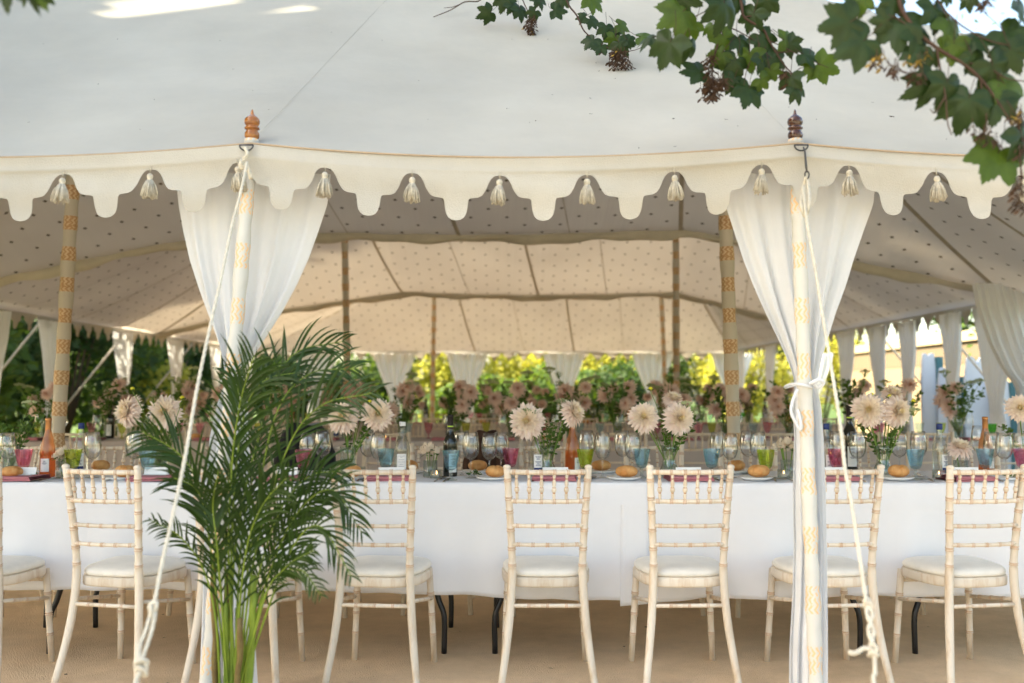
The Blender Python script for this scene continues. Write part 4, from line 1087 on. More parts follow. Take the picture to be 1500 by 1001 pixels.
# small posies of roses in tumblers
def posy(px, Y, py, wpx, lb_, seed):
    c = on(px, Y); T = thing('posy_tumbler', lb_.replace('posy', 'tumbler holding a posy'), 'tumbler', c, 'small glass tumblers of flowers'); rs = random.Random(seed)
    mb = MB(); mb.lathe([(0, .004), (.033, 0), (.035, .004), (.036, .085), (.0345, .085), (.033, .008), (0, .008)], 22, c); mb.build('glass_body', 'glass_thick', T, world=True)
    T = thing('posy', lb_, 'posy', c, 'small rose posies'); top = P(px, py, Y); R_ = wpx/F*Y*.5
    mb = MB()
    for i in range(7):
        a = rs.uniform(0, 6.28); mb.tube([c+Vector((.01*math.cos(a), .01*math.sin(a), .01)), top+Vector((R_*.6*math.cos(a), R_*.4*math.sin(a), -.01))], .0018, 5)
    mb.build('stems', 'stem', T, world=True)
    for i in range(6):
        a = i*1.05+rs.uniform(0, .5); q = top+Vector((R_*.62*math.cos(a), R_*.45*math.sin(a), .012*math.sin(3*a))) if i else top+Vector((0, -R_*.3, .014)); s_ = R_*.42; mb = MB()
        for L in range(4):
            for k in range(5):
                b = k*1.256+L*.6; d = Vector((math.cos(b), math.sin(b), 0)); r0 = s_*(1-.24*L); w_ = Vector((-d.y, d.x, 0))*r0*.62
                z0_ = -s_*.5+s_*.12*L
                mb.poly([q+Vector((0, 0, z0_)), q+d*r0*.9+w_*.8+Vector((0, 0, z0_+s_*.3)), q+d*r0*.85+Vector((0, 0, z0_+s_*(.85+.1*L)))+w_*.3, q+d*r0*.85+Vector((0, 0, z0_+s_*(.85+.1*L)))-w_*.3, q+d*r0*.9-w_*.8+Vector((0, 0, z0_+s_*.3))])
        mb.build('rose', 'rose_petal', T, world=True)
    mb = MB()
    for i in range(26):
        a = rs.uniform(0, 6.28); q = top+Vector((R_*math.cos(a)*rs.random(), R_*.7*math.sin(a), rs.uniform(-.03, .0))); d = Vector((math.cos(a), math.sin(a), rs.uniform(-.7, .3)))*.025; e = Vector((-d.y, d.x, 0))*.35
        mb.poly([q, q+d*.5+e, q+d, q+d*.5-e])
    mb.build('leaves', 'sprig', T, world=True)
posy(97, 4.92, 665, 40, 'cream rose posy beside the lime goblet near the hedge', 1)
posy(631, 4.95, 659, 38, 'cream and blush rose posy between water and wine bottles', 2)
posy(1152, 4.98, 650, 34, 'blush rose posy half hidden by the tied curtain', 3)
c = on(1404, 4.95); T = thing('posy_tumbler', 'small tumbler holding one flat cream dahlia', 'tumbler', c, 'small glass tumblers of flowers')
mb = MB(); mb.lathe([(0, .004), (.033, 0), (.035, .004), (.036, .085), (.0345, .085), (.033, .008), (0, .008)], 22, c); mb.build('glass_body', 'glass_thick', T, world=True)
dahlia(P(1406, 657, 4.95), .07, (.1, -.45, 1), c+Vector((0, 0, .02)), 'flat cream dahlia lying open in a small tumbler', 'dahlias in the vases on the near table', i=1)

# glasses on the near table (px, depth)
WG = [(14, 4.98, 'beside the bread at the frame edge'), (138, 4.95, 'just before the spirit bottle with navy cap'), (199, 4.97, 'beneath the dahlia turned away'), (206, 5.2, 'behind the one beneath the turned dahlia'),
      (452, 4.95, 'over the pink goblet beside the palm'), (474, 5.1, 'against the black jacket'), (540, 5.1, 'next to the straight vase'), (555, 4.95, 'beneath the blush dahlia by the water bottle'), (677, 5.05, 'directly beside the dark wine bottle'), (690, 4.92, 'between the wine bottle and brown jacket'),
      (717, 4.95, 'in front of the brown jacket'), (734, 5.0, 'between the brown jacket and the pink goblet'), (859, 5.1, 'behind the lime goblet by the orange bottle'), (882, 4.93, 'standing clear beyond the orange bottle'), (911, 5.12, 'behind the bread with a wide split'), (926, 4.95, 'beside the blue goblet under the creamy dahlia'),
      (1050, 5.1, 'behind the pale blue goblet before the thick pole'), (1068, 4.95, 'in front of the thick banded pole'), (1094, 5.15, 'behind the lime goblet by the tied curtain, nearer the pole'), (1109, 5.0, 'behind the lime goblet by the tied curtain, nearer the curtain'),
      (1224, 5.1, 'behind the pink goblet by the curtain rope'), (1254, 4.96, 'in front of the dark bottle by the curtain rope'), (1315, 5.1, 'between the flared vase and teal goblet'), (1343, 5.05, 'behind the teal goblet'), (1433, 5.3, 'tallest in view, against the pale blue screen'), (1450, 5.1, 'over the orange bottle at the stone wall end'), (1468, 4.97, 'before the orange bottle at the stone wall end'), (1492, 5.0, 'above the pink goblet at the frame edge')]
for px, Y, lb_ in WG: place(wine, on(px, Y), 'clear wine glass '+lb_, 'clear wine glasses on the near table', rnd(0, 6), rnd(.97, 1.03) if px != 1433 else 1.1)
GB = [(38, 4.9, 'pink', 'beside the bread at the hedge end'), (110, 4.88, 'lime', 'beside the cream rose posy'), (219, 4.86, 'blue', 'between the palm and the turned dahlia'), (446, 4.88, 'pink', 'glimpsed through the palm fronds'), (566, 4.95, 'blue', 'next to the water bottle'), (661, 4.80, 'blue', 'in front of the dark wine bottle'),
      (748, 4.98, 'pink', 'under the largest dahlia'), (857, 4.9, 'lime', 'beside the orange bottle'), (939, 4.93, 'blue', 'below the creamy dahlia'), (1041, 4.93, 'blue', 'before the thick banded pole'), (1120, 4.86, 'lime', 'beside the tied curtain'), (1223, 4.93, 'pink', 'beside the curtain rope'), (1338, 4.86, 'blue', 'beyond the bread roll and fork'), (1440, 4.93, 'blue', 'before the orange bottle at the wall end'), (1494, 4.93, 'pink', 'cut by the frame edge')]
for px, Y, cn, lb_ in GB: place(gobs[cn], on(px, Y), f'{cn} faceted goblet {lb_}', 'coloured goblets on the near table', rnd(0, 6))
BT = [('rose', 73, 4.98, 'orange rosé bottle with copper foil beside the rose posy', 0), ('spirit', 121, 5.1, 'clear bottle with navy cap behind the lime goblet', .2), ('water', 590, 4.98, 'clear water bottle with white cap and blue lettering', 0), ('wine', 660, 5.0, 'dark wine bottle with lime neck band', .5),
      ('spirit', 787, 5.0, 'clear labelled bottle beside the flared vase under the largest dahlia', .1), ('rose', 838, 5.05, 'orange rosé bottle under the side-on dahlia', .9), ('wine', 1243, 5.35, 'dark wine bottle rising behind the curtain rope', 0), ('spirit', 1374, 5.0, 'clear bottle with navy cap and white label', .5), ('rose', 1441, 5.2, 'orange rosé bottle at the stone wall end', .6), ('spirit', 1209, 5.0, 'clear labelled bottle half hidden by the tied curtain', .2)]
for k, px, Y, lb_, rz in BT: place(bots[k], on(px, Y), lb_, 'bottles on the near table', rz, 1.06 if px == 1243 else .93)
PL = [(17, 'at the frame edge by the pink goblet'), (182, 'behind the turned chair'), (512, 'behind the chair beyond the palm'), (722, 'under the roll beside the middle chair'), (913, 'under the split roll beyond the middle chair'), (1105, 'beside the lime goblet and forks'), (1310, 'beyond the curtain rope'), (1470, 'at the wall end with salad')]
for px, lb_ in PL:
    place(splate, on(px, 4.83), 'white side plate '+lb_, 'white side plates on the near table')
    if px != 1470: place(bread, on(px+4, 4.82)+Vector((0, 0, .011)), 'golden bread roll '+lb_, 'bread rolls on the near table', rnd(0, 6), rnd(.95, 1.08))
for px, lb_ in ((600, 'white plate with starter across from the chair beyond the palm'), (700, 'white plate across the table beside the brown jacket'), (880, 'white plate across the table behind the clear glass'), (1077, 'white plate across the table before the thick pole'), (1180, 'white plate across the table behind the curtain'), (150, 'white plate across the table behind the turned chair')):
    place(splate, on(px, 5.22), lb_, 'white side plates across the near table')
    place(bread, on(px, 5.22)+Vector((0, 0, .011)), lb_.replace('white plate', 'golden bread roll'), 'bread rolls across the near table', rnd(0, 6), .98)
place(salad, on(695, 4.95)+Vector((0, 0, .01)), 'green salad starter beside the brown jacket', 'salad starters')
place(salad, on(1478, 4.83)+Vector((0, 0, .012)), 'green salad starter on the wall end plate', 'salad starters')
place(salad, on(48, 4.95)+Vector((0, 0, .01)), 'green salad starter near the rosé bottle at the hedge end', 'salad starters')
for px, lb_ in ((33, 'at the hedge end'), (228, 'between the turned chair and the palm'), (415, 'behind the palm fronds'), (572, 'behind the chair beyond the palm'), (812, 'behind the middle chair'), (1007, 'behind the chair before the thick pole'), (1216, 'behind the tied curtain'), (1412, 'behind the chair at the wall end')):
    place(napkin, on(px, 4.815), 'folded dusty pink napkin '+lb_, 'pink napkins on the near table', rnd(-.1, .1))
    place(card, on(px+2, 4.83)+Vector((0, 0, .023)), 'white card lying on the pink napkin '+lb_, 'white cards on the napkins', rnd(-.1, .1))
for i, (px, k, lb_) in enumerate(((70, fork, 'below the rosé bottle'), (82, fork, 'beside the rose posy'), (168, knife, 'behind the turned chair'), (530, fork, 'near the straight vase'), (540, fork, 'near the blue goblet by the water bottle'), (645, spoon, 'before the pale blue goblet'), (655, knife, 'below the dark wine bottle'), (782, fork, 'under the flared vase behind the middle chair'), (790, fork, 'between the flared vase and middle chair'), (865, spoon, 'below the lime goblet by the orange bottle'), (1045, spoon, 'below the blue goblet before the thick pole'), (1052, knife, 'before the thick banded pole'), (1132, fork, 'beside the lime goblet and tied curtain'), (1146, fork, 'touching the tied curtain'), (1250, knife, 'below the dark bottle by the curtain rope'), (1345, fork, 'below the teal goblet'), (1355, fork, 'between the teal goblet and navy capped bottle'), (1452, spoon, 'at the stone wall end'))):
    place(k, on(px, 4.80), f'{k.name.split(".")[0]} on the white cloth {lb_}', 'cutlery on the near table', rnd(-.25, .25), 1)
for px, Y, lb_ in ((640, 4.88, 'beside the rose posy before the dark wine bottle'), (1146, 4.9, 'beside the tied curtain'), (1372, 4.88, 'below the navy capped bottle'), (222, 4.98, 'near the palm'), (528, 5.1, 'behind the chair beyond the palm'), (420, 5.0, 'behind the palm fronds')):
    place(tealight, on(px, Y), 'lit tealight in a glass cup '+lb_, 'tealights on the near table')
# the far tables
def far_table(tb, Yt, xs, seed):
    rs = random.Random(seed); nf = 0; no_ = {}
    def nm(k):
        no_[k] = no_.get(k, -1)+1; return no_[k]
    for i, x in enumerate(xs):
        c = Vector((x, Yt+rs.uniform(-.1, .15), TT)); vi = ORD[i]
        place(v_st, c, f'{vi} blurred flower vase along the {tb} table, counted from the hedge', f'blurred vases on the {tb} table')
        for j in range(5):
            q = c+Vector((rs.uniform(-.17, .17), rs.uniform(-.12, .1), .47-.055*j+rs.uniform(-.02, .02)))
            dahlia(q, rs.uniform(.075, .10), (rs.uniform(-.7, .7), -1, rs.uniform(-.1, .6)), c+Vector((0, 0, .04)), f'{("highest", "second highest", "middle", "second lowest", "lowest")[j]} pink dahlia in the {vi} vase from the hedge on the {tb} table', f'dusky dahlias in the {vi} vase on the {tb} table', True, j)
        for j in range(3):
            k = rs.choice((0, 1, 2, 3, 4)); place(sprigs[k], c+Vector((rs.uniform(-.01, .01), 0, .03)), f'{ORD[j]} blurred green sprig in the {vi} vase from the hedge on the {tb} table', f'green sprigs in the {vi} vase on the {tb} table', rs.uniform(0, 6), rs.uniform(1.25, 1.85))
    n = 17 if tb == 'second' else 19
    for i in range(n):
        x = lerp(xs[0]-.3, xs[-1]+.3, (i+.5)/n)
        place(wine_far, (x+rs.uniform(-.06, .06), Yt-.12+rs.uniform(-.04, .04), TT), f'{ORD[i]} blurred wine glass on the near edge of the {tb} table, counted from the hedge', f'blurred wine glasses, near edge of the {tb} table')
        place(wine_far, (x+.11+rs.uniform(-.05, .05), Yt+.2+rs.uniform(-.04, .04), TT), f'{ORD[i]} blurred wine glass on the far edge of the {tb} table, counted from the hedge', f'blurred wine glasses, far edge of the {tb} table')
        cn = ('blue', 'lime', 'pink', 'blue', 'green', 'pink')[i % 6]
        place(gobs_far[cn], (x+.2, Yt-.2+rs.uniform(-.05, .3), TT), f'blurred {cn} goblet beside the {ORD[i]} wine glass from the hedge on the {tb} table', f'blurred goblets on the {tb} table')
        cn = ('lime', 'pink', 'blue', 'pink')[i % 4]
        place(gobs_far[cn], (x-.14, Yt-.05+rs.uniform(-.05, .3), TT), f'blurred {cn} goblet just before the {ORD[i]} wine glass of the {tb} table', f'blurred goblets on the {tb} table')
        place(napkin, (x+.02, Yt-.28, TT), f'blurred pink napkin below the {ORD[i]} wine glass of the {tb} table', f'pink napkins on the {tb} table')
        if i % 3 == 0: place(bread, (x-.1, Yt-.25, TT), f'blurred bread roll below the {ORD[i]} wine glass of the {tb} table', f'bread rolls on the {tb} table')
        if i % 2 == 1:
            k = ('wine', 'rose', 'spirit', 'wine', 'water')[(i//2) % 5]; place(bots[k], (x+.05, Yt+.08, TT), f'blurred {dict(wine="dark wine", rose="orange rosé", spirit="navy capped", water="white capped")[k]} bottle beside the {ORD[i]} wine glass of the {tb} table', f'blurred bottles on the {tb} table')
        if i % 4 == 2: place(tealight, (x+.02, Yt-.25, TT), f'blurred lit tealight below the {ORD[i]} wine glass of the {tb} table', f'tealights on the {tb} table')
far_table('second', 9.05, [-4.2, -3.7, -3.1, -2.55, -2.0, -1.5, -1.0, -.5, 0, .5, .95, 1.45, 1.95, 2.5, 3.05, 3.55, 4.0], 21)
far_table('third', 13.55, [-4.4, -3.8, -3.2, -2.6, -2.0, -1.4, -.8, -.3, .3, .8, 1.4, 2.0, 2.6, 3.2, 3.8], 22)

# jackets hung on far-side chairs
def jacket(label, px0, px1, pyt, pyb, Y, m, cat='jacket'):
    a, b = P(px0, pyt, Y), P(px1, pyt, Y); zb = P(px0, pyb, Y).z; cx = (a.x+b.x)/2; hw = (b.x-a.x)/2; T = thing('jacket', label, cat, (cx, Y, 0), 'jackets hung over chair backs'); mb = MB()
    def fn(u, v):
        an = u*2*math.pi; t = v; w_ = hw*interp([(0, .55), (.08, .78), (.25, .95), (1, 1.05)], t); d = .07*interp([(0, .25), (.15, 1), (1, 1.2)], t)
        x = w_*math.copysign(abs(math.cos(an))**.7, math.cos(an)); y = d*math.copysign(abs(math.sin(an))**.7, math.sin(an))
        return (cx+x+.008*math.sin(t*9+an*3), Y+y+.012*math.sin(an*5+t*4), lerp(a.z, zb-.25, t)+.012*math.sin(an*2)*(t < .2))
    mb.grid(fn, 40, 24); mb.face([mb.vert(fn(i/40, 0)) for i in range(40)]); mb.build('cloth_body', m, T, world=True)
    for s_ in (-1, 1):
        mb = MB(); mb.tube(crom([(cx+s_*hw*.72, Y-.02, a.z-.04), (cx+s_*hw*1.02, Y-.04, a.z-.2), (cx+s_*hw*.98, Y-.06, zb-.12)], 12), [.04]*5+[.047]*8, 10); mb.build('sleeve', m, T, world=True)
jacket('black jacket draped on a chair across the table beside the palm', 416, 482, 622, 690, 5.95, 'jacket')
jacket('dark brown jacket draped on a chair across the table by the wine bottle', 690, 736, 633, 700, 5.96, 'jacket_brown')

# ------------------------------------------------------------------ areca palm
PY = 3.42
PT = thing('areca_palm', 'tall areca palm with many arching dark fronds before the front pole', 'palm', (P(338, 1001, PY).x, PY, 0)); rsP = random.Random(12)
mb = MB(); c = Vector(PT.location); mb.lathe([(0, 0), (.13, 0), (.14, .01), (.155, .12), (.16, .13), (.15, .13), (.145, .10), (0, .10)], 28, c); mb.build('pot', 'pot', PT, world=True)
mb = MB(); mb.lathe([(.147, .105), (.08, .112), (0, .115)], 20, c); mb.build('soil', 'soil', PT, world=True)
FR = [  # control points in the photograph (px, py) base->tip, depth offset at the tip, leaf length
 ([(345, 1010), (335, 820), (340, 680), (352, 590), (372, 522)], -.15, .26), ([(340, 1010), (345, 800), (390, 600), (430, 520), (503, 500)], .15, .2), ([(345, 1010), (365, 820), (400, 620), (450, 550), (520, 540)], .1, .2),
 ([(350, 1010), (372, 820), (420, 660), (470, 595), (545, 576)], -.1, .22), ([(330, 1010), (322, 850), (295, 720), (262, 665), (208, 632)], -.1, .2), ([(352, 1010), (385, 870), (430, 760), (485, 718), (530, 780)], -.15, .2),
 ([(355, 1010), (390, 900), (430, 800), (470, 772), (515, 845)], -.25, .17), ([(354, 1010), (385, 880), (420, 830), (460, 806)], -.2, .14), ([(322, 1010), (315, 900), (296, 830), (262, 785), (220, 762)], -.2, .1),
 ([(338, 1010), (340, 780), (355, 620), (385, 560), (440, 545)], .1, .22), 
 
 ([(332, 1010), (318, 880), (305, 780), (290, 720), (255, 700)], -.1, .2), ([(345, 1010), (348, 880), (355, 780), (370, 700), (380, 640)], .1, .24), ([(350, 1010), (372, 900), (395, 820), (425, 760), (478, 730)], .1, .2),
 ([(352, 1010), (375, 920), (400, 850), (440, 835), (470, 872)], -.3, .12), ([(344, 1010), (350, 900), (362, 800), (385, 740), (420, 700)], -.2, .22),
 ([(334, 1010), (326, 900), (318, 800), (312, 740), (320, 690)], -.2, .2), ([(350, 1010), (370, 880), (405, 760), (450, 700), (500, 690)], .0, .2), ([(336, 1010), (330, 830), (335, 700), (350, 600), (345, 545)], .12, .2)]
for fi, (pp, dz, LL) in enumerate(FR):
    n = len(pp); pts = []
    for i, (a, b) in enumerate(pp):
        t = i/(n-1); Yv = PY+dz*t**1.5+rsP.uniform(-.03, .03)*(i > 0)
        q = P(a, b, Yv)
        pts.append(q)
    base = Vector((c.x+(pts[0].x-c.x)*.8, PY+rsP.uniform(-.06, .06), .11)); pts = [base]+pts[0:]
    path = crom(pts, 60); fr = bpy.data.objects
    st = MB(); st.tube(path, [lerp(.0062, .0014, (i/60)**.7)*(1+.12*(i % 7 == 3 and i < 25)) for i in range(61)], 7)
    F_ = st.build('frond', 'palm_stem', PT, world=True)
    mb = MB(); start = .42 if LL > .15 else .55
    N_ = (19 if fi < 5 else 23) if LL > .15 else 16
    for k in range(N_):
        t = lerp(start, .995, (k/(N_-1))**.9); i = min(59, int(t*60)); p = path[i].lerp(path[i+1], t*60-i); tg = (path[min(i+2, 60)]-path[max(i-2, 0)]).normalized()
        side = tg.cross(Vector((0, -1, .25))).normalized(); s0 = math.sin(math.pi*lerp(.18, .97, (t-start)/(1-start)))
        for sg in (-1, 1):
            L = LL*(.98 if fi < 5 else .86)*(.3+.75*s0)*rsP.uniform(.7, 1.12); d0 = (tg*1.15+side*sg*.68+Vector((rsP.uniform(-.12, .12), rsP.uniform(-.45, .3), rsP.uniform(-.05, .2)))).normalized()
            w0 = .0052*rsP.uniform(.85, 1.2)*(L/.2)**.4; prev = None; pos = p.copy(); d = d0.copy(); seg = 6
            nrm = d0.cross(tg).normalized()
            for j in range(seg+1):
                q = j/seg; ww = w0*math.sin(math.pi*(.1+.9*q)**.8)**.7*(1 if j < seg else 0)
                wd = d.cross(nrm).normalized(); fold = nrm*ww*.35
                if j == seg: cur = (mb.vert(pos),)
                else: cur = (mb.vert(pos-wd*ww+fold), mb.vert(pos), mb.vert(pos+wd*ww+fold))
                if prev:
                    if len(cur) == 3: mb.face((prev[0], prev[1], cur[1], cur[0])); mb.face((prev[1], prev[2], cur[2], cur[1]))
                    else: mb.face((prev[0], prev[1], cur[0])); mb.face((prev[1], prev[2], cur[0]))
                prev = cur; pos = pos+d*L/seg; d = (d+Vector((0, 0, -.10-.16*q))).normalized()
    mb.build('leaflets', 'palm', F_, world=False).location = -Vector(PT.location)
for i in range(8):
    x = c.x+rsP.uniform(-.05, .06); mb = MB(); y = PY+rsP.uniform(-.05, .05); z1 = rsP.uniform(.45, .75)
    pts = [Vector((x+rsP.uniform(-.004, .004)+(x-c.x)*.4*k/8, y, .11+(z1-.11)*k/8)) for k in range(9)]
    mb.tube(pts, [.010 if k % 3 else .012 for k in range(9)], 8); mb.build('cane', 'palm_cane' if i % 2 else 'palm_stem', PT, world=True)

# ------------------------------------------------------------------ sycamore overhead
LOB = [(0, -.06), (8, -.02)]
def leaf_outline():
    # polar outline about the petiole junction; 0 deg = tip, symmetric; (angle, radius)
    h = [(0, 1.0), (5, .9), (7, .93), (12, .78), (15, .82), (20, .72), (26, .62), (30, .64), (35, .76), (39, .77), (44, .88), (48, .95), (52, .88), (56, .87), (61, .77), (66, .75), (72, .66), (79, .60), (86, .63), (94, .70), (100, .76), (107, .80), (113, .72), (120, .68), (132, .58), (145, .48), (158, .36), (170, .16)]
    return h
def leaf(mb, c, size, tipdir, nrm, curl=.25, mi=0, rs=random):
    c = Vector(c); t = Vector(tipdir).normalized(); nrm = Vector(nrm); nrm = (nrm-t*nrm.dot(t)).normalized(); sd = t.cross(nrm)
    h = leaf_outline(); pts = [(a, r_) for a, r_ in h]+[(-a, r_) for a, r_ in h[::-1] if a > 0]
    ctr = mb.vert(c); out = []; midr = []
    for a, r_ in pts:
        a_ = R(a)*1.0; rr = r_*size*rs.uniform(.96, 1.04); x, y = rr*math.sin(a_), rr*math.cos(a_)
        z = -curl*(rr*rr)/size*.9+.05*size*math.cos(a_*5)*(rr/size)+curl*.25*abs(x)
        out.append(mb.vert(c+t*y+sd*x+nrm*z))
        z2 = -curl*(.25*rr*rr)/size*.9+.06*size*math.cos(a_*5)*.5+curl*.12*abs(x)
        midr.append(mb.vert(c+t*y*.5+sd*x*.5+nrm*z2))
    n = len(out)
    for i in range(n):
        j = (i+1) % n; mb.face((ctr, midr[i], midr[j]), mi); mb.face((midr[i], out[i], out[j], midr[j]), mi)
ST = thing('sycamore_tree', 'sycamore whose leafy twigs and brown seed clusters hang over the canvas roof', 'tree', (6.5, -2.0, 0)); rsS = random.Random(5)
trunk_top = Vector((6.2, -1.6, 5.2))
mb = MB(); mb.tube(crom([(6.5, -2, -.1), (6.45, -1.95, 1.2), (6.3, -1.8, 3), trunk_top], 24), [lerp(.34, .2, (i/24)**.6)+(.1 if i == 0 else 0) for i in range(25)], 16); mb.build('trunk', 'bark', ST, world=True)
LV = MB()
def tw(pts, r0, r1, n=16):
    TW = MB(); TW.tube(crom(pts, n), [lerp(r0, r1, i/n) for i in range(n+1)], 7); TW.build('twig', 'twig', ST, world=True)
limbs = []
e1 = P(1330, -60, 2.75); e2 = P(1060, -90, 3.4); e3 = P(820, -60, 5.3); e4 = P(20, -120, 2.3)
e5 = P(700, -30, 5.9)
mb = MB()
mb.tube(crom([trunk_top, (4.4, .4, 4.6), (2.6, 2.0, 3.4), e1], 20), [lerp(.09, .012, i/20) for i in range(21)], 10)
mb.tube(crom([(4.4, .4, 4.6), (2.6, 2.3, 4.3), (1.4, 3.0, 3.5), e2], 20), [lerp(.07, .011, i/20) for i in range(21)], 10)
mb.tube(crom([(2.6, 2.3, 4.3), (1.6, 3.6, 4.4), (.7, 4.6, 4.0), e3], 20), [lerp(.05, .008, i/20) for i in range(21)], 10)
mb.tube(crom([(1.6, 3.6, 4.4), (.4, 4.8, 4.5), e5], 20), [lerp(.035, .006, i/20) for i in range(21)], 8)
mb.tube(crom([trunk_top, (3, -.8, 5.0), (0, .8, 4.4), (-1.0, 1.9, 3.2), e4], 24), [lerp(.08, .008, i/24) for i in range(25)], 10)
mb.build('limb', 'bark', ST, world=True)
def gp(l, Y): return [P(a, b, Y) for a, b in l]
CY = 2.75
tw(gp([(1330, -60), (1317, 0), (1340, 42), (1372, 70), (1410, 93), (1436, 115), (1458, 144), (1480, 179), (1493, 217), (1497, 290)], CY), .007, .002, 40)
tw(gp([(1372, 70), (1378, 105), (1385, 141), (1388, 179), (1394, 198)], CY), .0035, .0015)
tw(gp([(1372, 70), (1340, 45), (1315, 28), (1292, 18)], CY), .003, .0015); tw(gp([(1385, 141), (1370, 165), (1362, 160)], CY), .0025, .0012)
tw(gp([(1436, 115), (1445, 175), (1438, 200)], CY), .0025, .0012); tw(gp([(1330, -60), (1370, -5), (1388, 20)], CY), .004, .002); tw(gp([(1388, 20), (1412, 40), (1450, 60), (1500, 70)], CY), .003, .0015)
tw(gp([(1410, 93), (1440, 95), (1475, 115), (1510, 120)], CY), .003, .0015)
BY = 3.4
tw(gp([(1060, -90), (1027, -20), (1044, 12), (1056, 42), (1045, 90), (1043, 130)], BY), .006, .002, 24); tw(gp([(1060, -90), (1085, 0), (1090, 25), (1117, 42), (1126, 59), (1137, 77), (1150, 97), (1163, 110)], BY), .006, .002, 24)
tw(gp([(1090, 25), (1118, 22)], BY), .003, .0015, 6); tw(gp([(1056, 42), (1075, 43), (1113, 64)], BY), .003, .0015, 8); tw(gp([(1137, 77), (1158, 76)], BY), .0025, .0012, 6); tw(gp([(1163, 110), (1172, 100), (1190, 100)], BY), .002, .001, 6)
tw(gp([(1113, 64), (1095, 100), (1090, 125)], BY), .002, .001, 8); tw(gp([(1126, 59), (1180, 85), (1215, 100)], BY), .002, .001, 8); tw(gp([(1044, 12), (1012, 30), (995, 70), (975, 60)], BY), .002, .001, 8); tw(gp([(1163, 110), (1170, 125), (1174, 135)], BY), .002, .001, 6)
tw([e5, P(704, 0, 5.9), P(681, 3, 5.9), P(660, 15, 5.88), P(635, 25, 5.85)], .005, .0025); tw([P(681, 3, 5.9), P(665, 10, 5.9), P(650, 12, 5.9)], .003, .0015)
tw([e5, P(755, -10, 5.7), P(770, 10, 5.65), P(778, 30, 5.6)], .005, .002); tw([e3, P(830, 0, 5.3), P(845, 23, 5.2), P(856, 46, 5.15), P(878, 63, 5.1), P(905, 78, 5.0)], .006, .0025, 20); tw([P(905, 78, 5.0), P(935, 72, 5.0), P(950, 60, 4.95)], .0025, .001)
LEAF = [(1255, 5, 38, -150, CY), (1228, 36, 62, -165, CY), (1250, 68, 62, -150, CY), (1308, 11, 42, -100, CY), (1317, 48, 66, -95, CY), (1372, 26, 52, -80, CY), (1400, 46, 62, -60, CY), (1440, 56, 50, -8, CY), (1396, 78, 50, -80, CY), (1365, 88, 34, -110, CY), (1336, 84, 34, -120, CY), (1352, 130, 58, -150, CY), (1385, 136, 56, -100, CY),
 (1414, 162, 68, -115, CY), (1458, 160, 54, -95, CY), (1461, 110, 62, -60, CY), (1484, 58, 54, -40, CY), (1487, 86, 54, -70, CY), (1482, 135, 62, -60, CY), (1455, 240, 74, -130, CY), (1420, 4, 28, -100, CY), (1388, 0, 26, -80, CY), (1350, 60, 46, -60, CY), (1430, 90, 44, -40, CY), (1500, 215, 60, -70, CY), (1290, 30, 38, -170, CY), (1498, 20, 50, -60, CY),
 (996, 5, 56, -90, 3.2), (988, 24, 54, -150, 3.2), (974, 78, 64, -125, 3.2), (946, 55, 34, 170, BY), (1011, 44, 34, -120, BY), (1014, 106, 44, -165, BY), (1009, 78, 40, -100, BY), (1062, 20, 62, -85, 3.2), (1040, 44, 28, -120, BY), (1064, 62, 34, -60, BY), (1099, 31, 44, -110, BY), (1124, 12, 42, -80, BY), (1157, 60, 36, -10, BY), (1121, 62, 40, -60, BY),
 (1071, 99, 40, -120, BY), (1097, 92, 40, -90, BY), (1121, 95, 44, -70, BY), (1073, 123, 32, -110, BY), (1095, 140, 48, -100, BY), (1120, 122, 28, -50, BY), (1132, 110, 28, -60, BY), (1163, 68, 34, -30, BY), (1188, 81, 42, -15, BY), (1212, 100, 46, -28, BY), (1190, 103, 30, -80, BY), (1157, 123, 34, -100, BY), (1170, 137, 32, -50, BY), (1082, 7, 34, -90, BY), (1140, 90, 34, -30, BY), (1085, 65, 36, -80, BY), (1050, 85, 32, -130, BY),
 (737, 5, 32, -110, 5.6), (711, 22, 26, -150, 5.65), (754, 13, 26, -70, 5.6), (764, 20, 24, -60, 5.6), (792, 3, 22, -60, 5.6), (823, 4, 24, -100, 5.4), (820, 16, 26, 0, 5.4), (873, 3, 32, -40, 5.3), (852, 25, 18, -160, 5.2), (869, 33, 24, -60, 5.15), (864, 63, 28, -140, 5.1), (888, 46, 26, -80, 5.1), (906, 49, 20, -60, 5.1), (914, 39, 26, -10, 5.1), (878, 73, 24, -120, 5.05), (912, 70, 30, -50, 5.0), (925, 61, 20, -20, 5.0), (947, 54, 30, -10, 4.95), (780, 22, 22, -120, 5.6), (898, 62, 24, -100, 5.05),
 (38, -22, 78, -100, 2.3), (8, -14, 66, -110, 2.3), (52, -25, 70, -75, 2.3)]
for px, py, sz, ang, Y in LEAF:
    p = P(px, py, Y); s_ = sz/F*Y*rsS.uniform(.68, .8); a = R(ang+rsS.uniform(-12, 12)); t = Vector((math.cos(a), rsS.uniform(-.35, .35), math.sin(a)))
    nrm = Vector((rsS.uniform(-.75, .75), -1, rsS.uniform(-.4, .9)))
    leaf(LV, p-t*s_*.35, s_, t, nrm, rsS.uniform(.1, .95), 1 if rsS.random() < .3 else 0, rsS)
    b = p-t*s_*.35; LV.tube(crom([b, b-t*s_*.4+Vector((0, 0, .01)), b-t*s_*.75+Vector((rsS.uniform(-.02, .02), .01, .035))], 6), .0011, 5, mis=[2]*7)
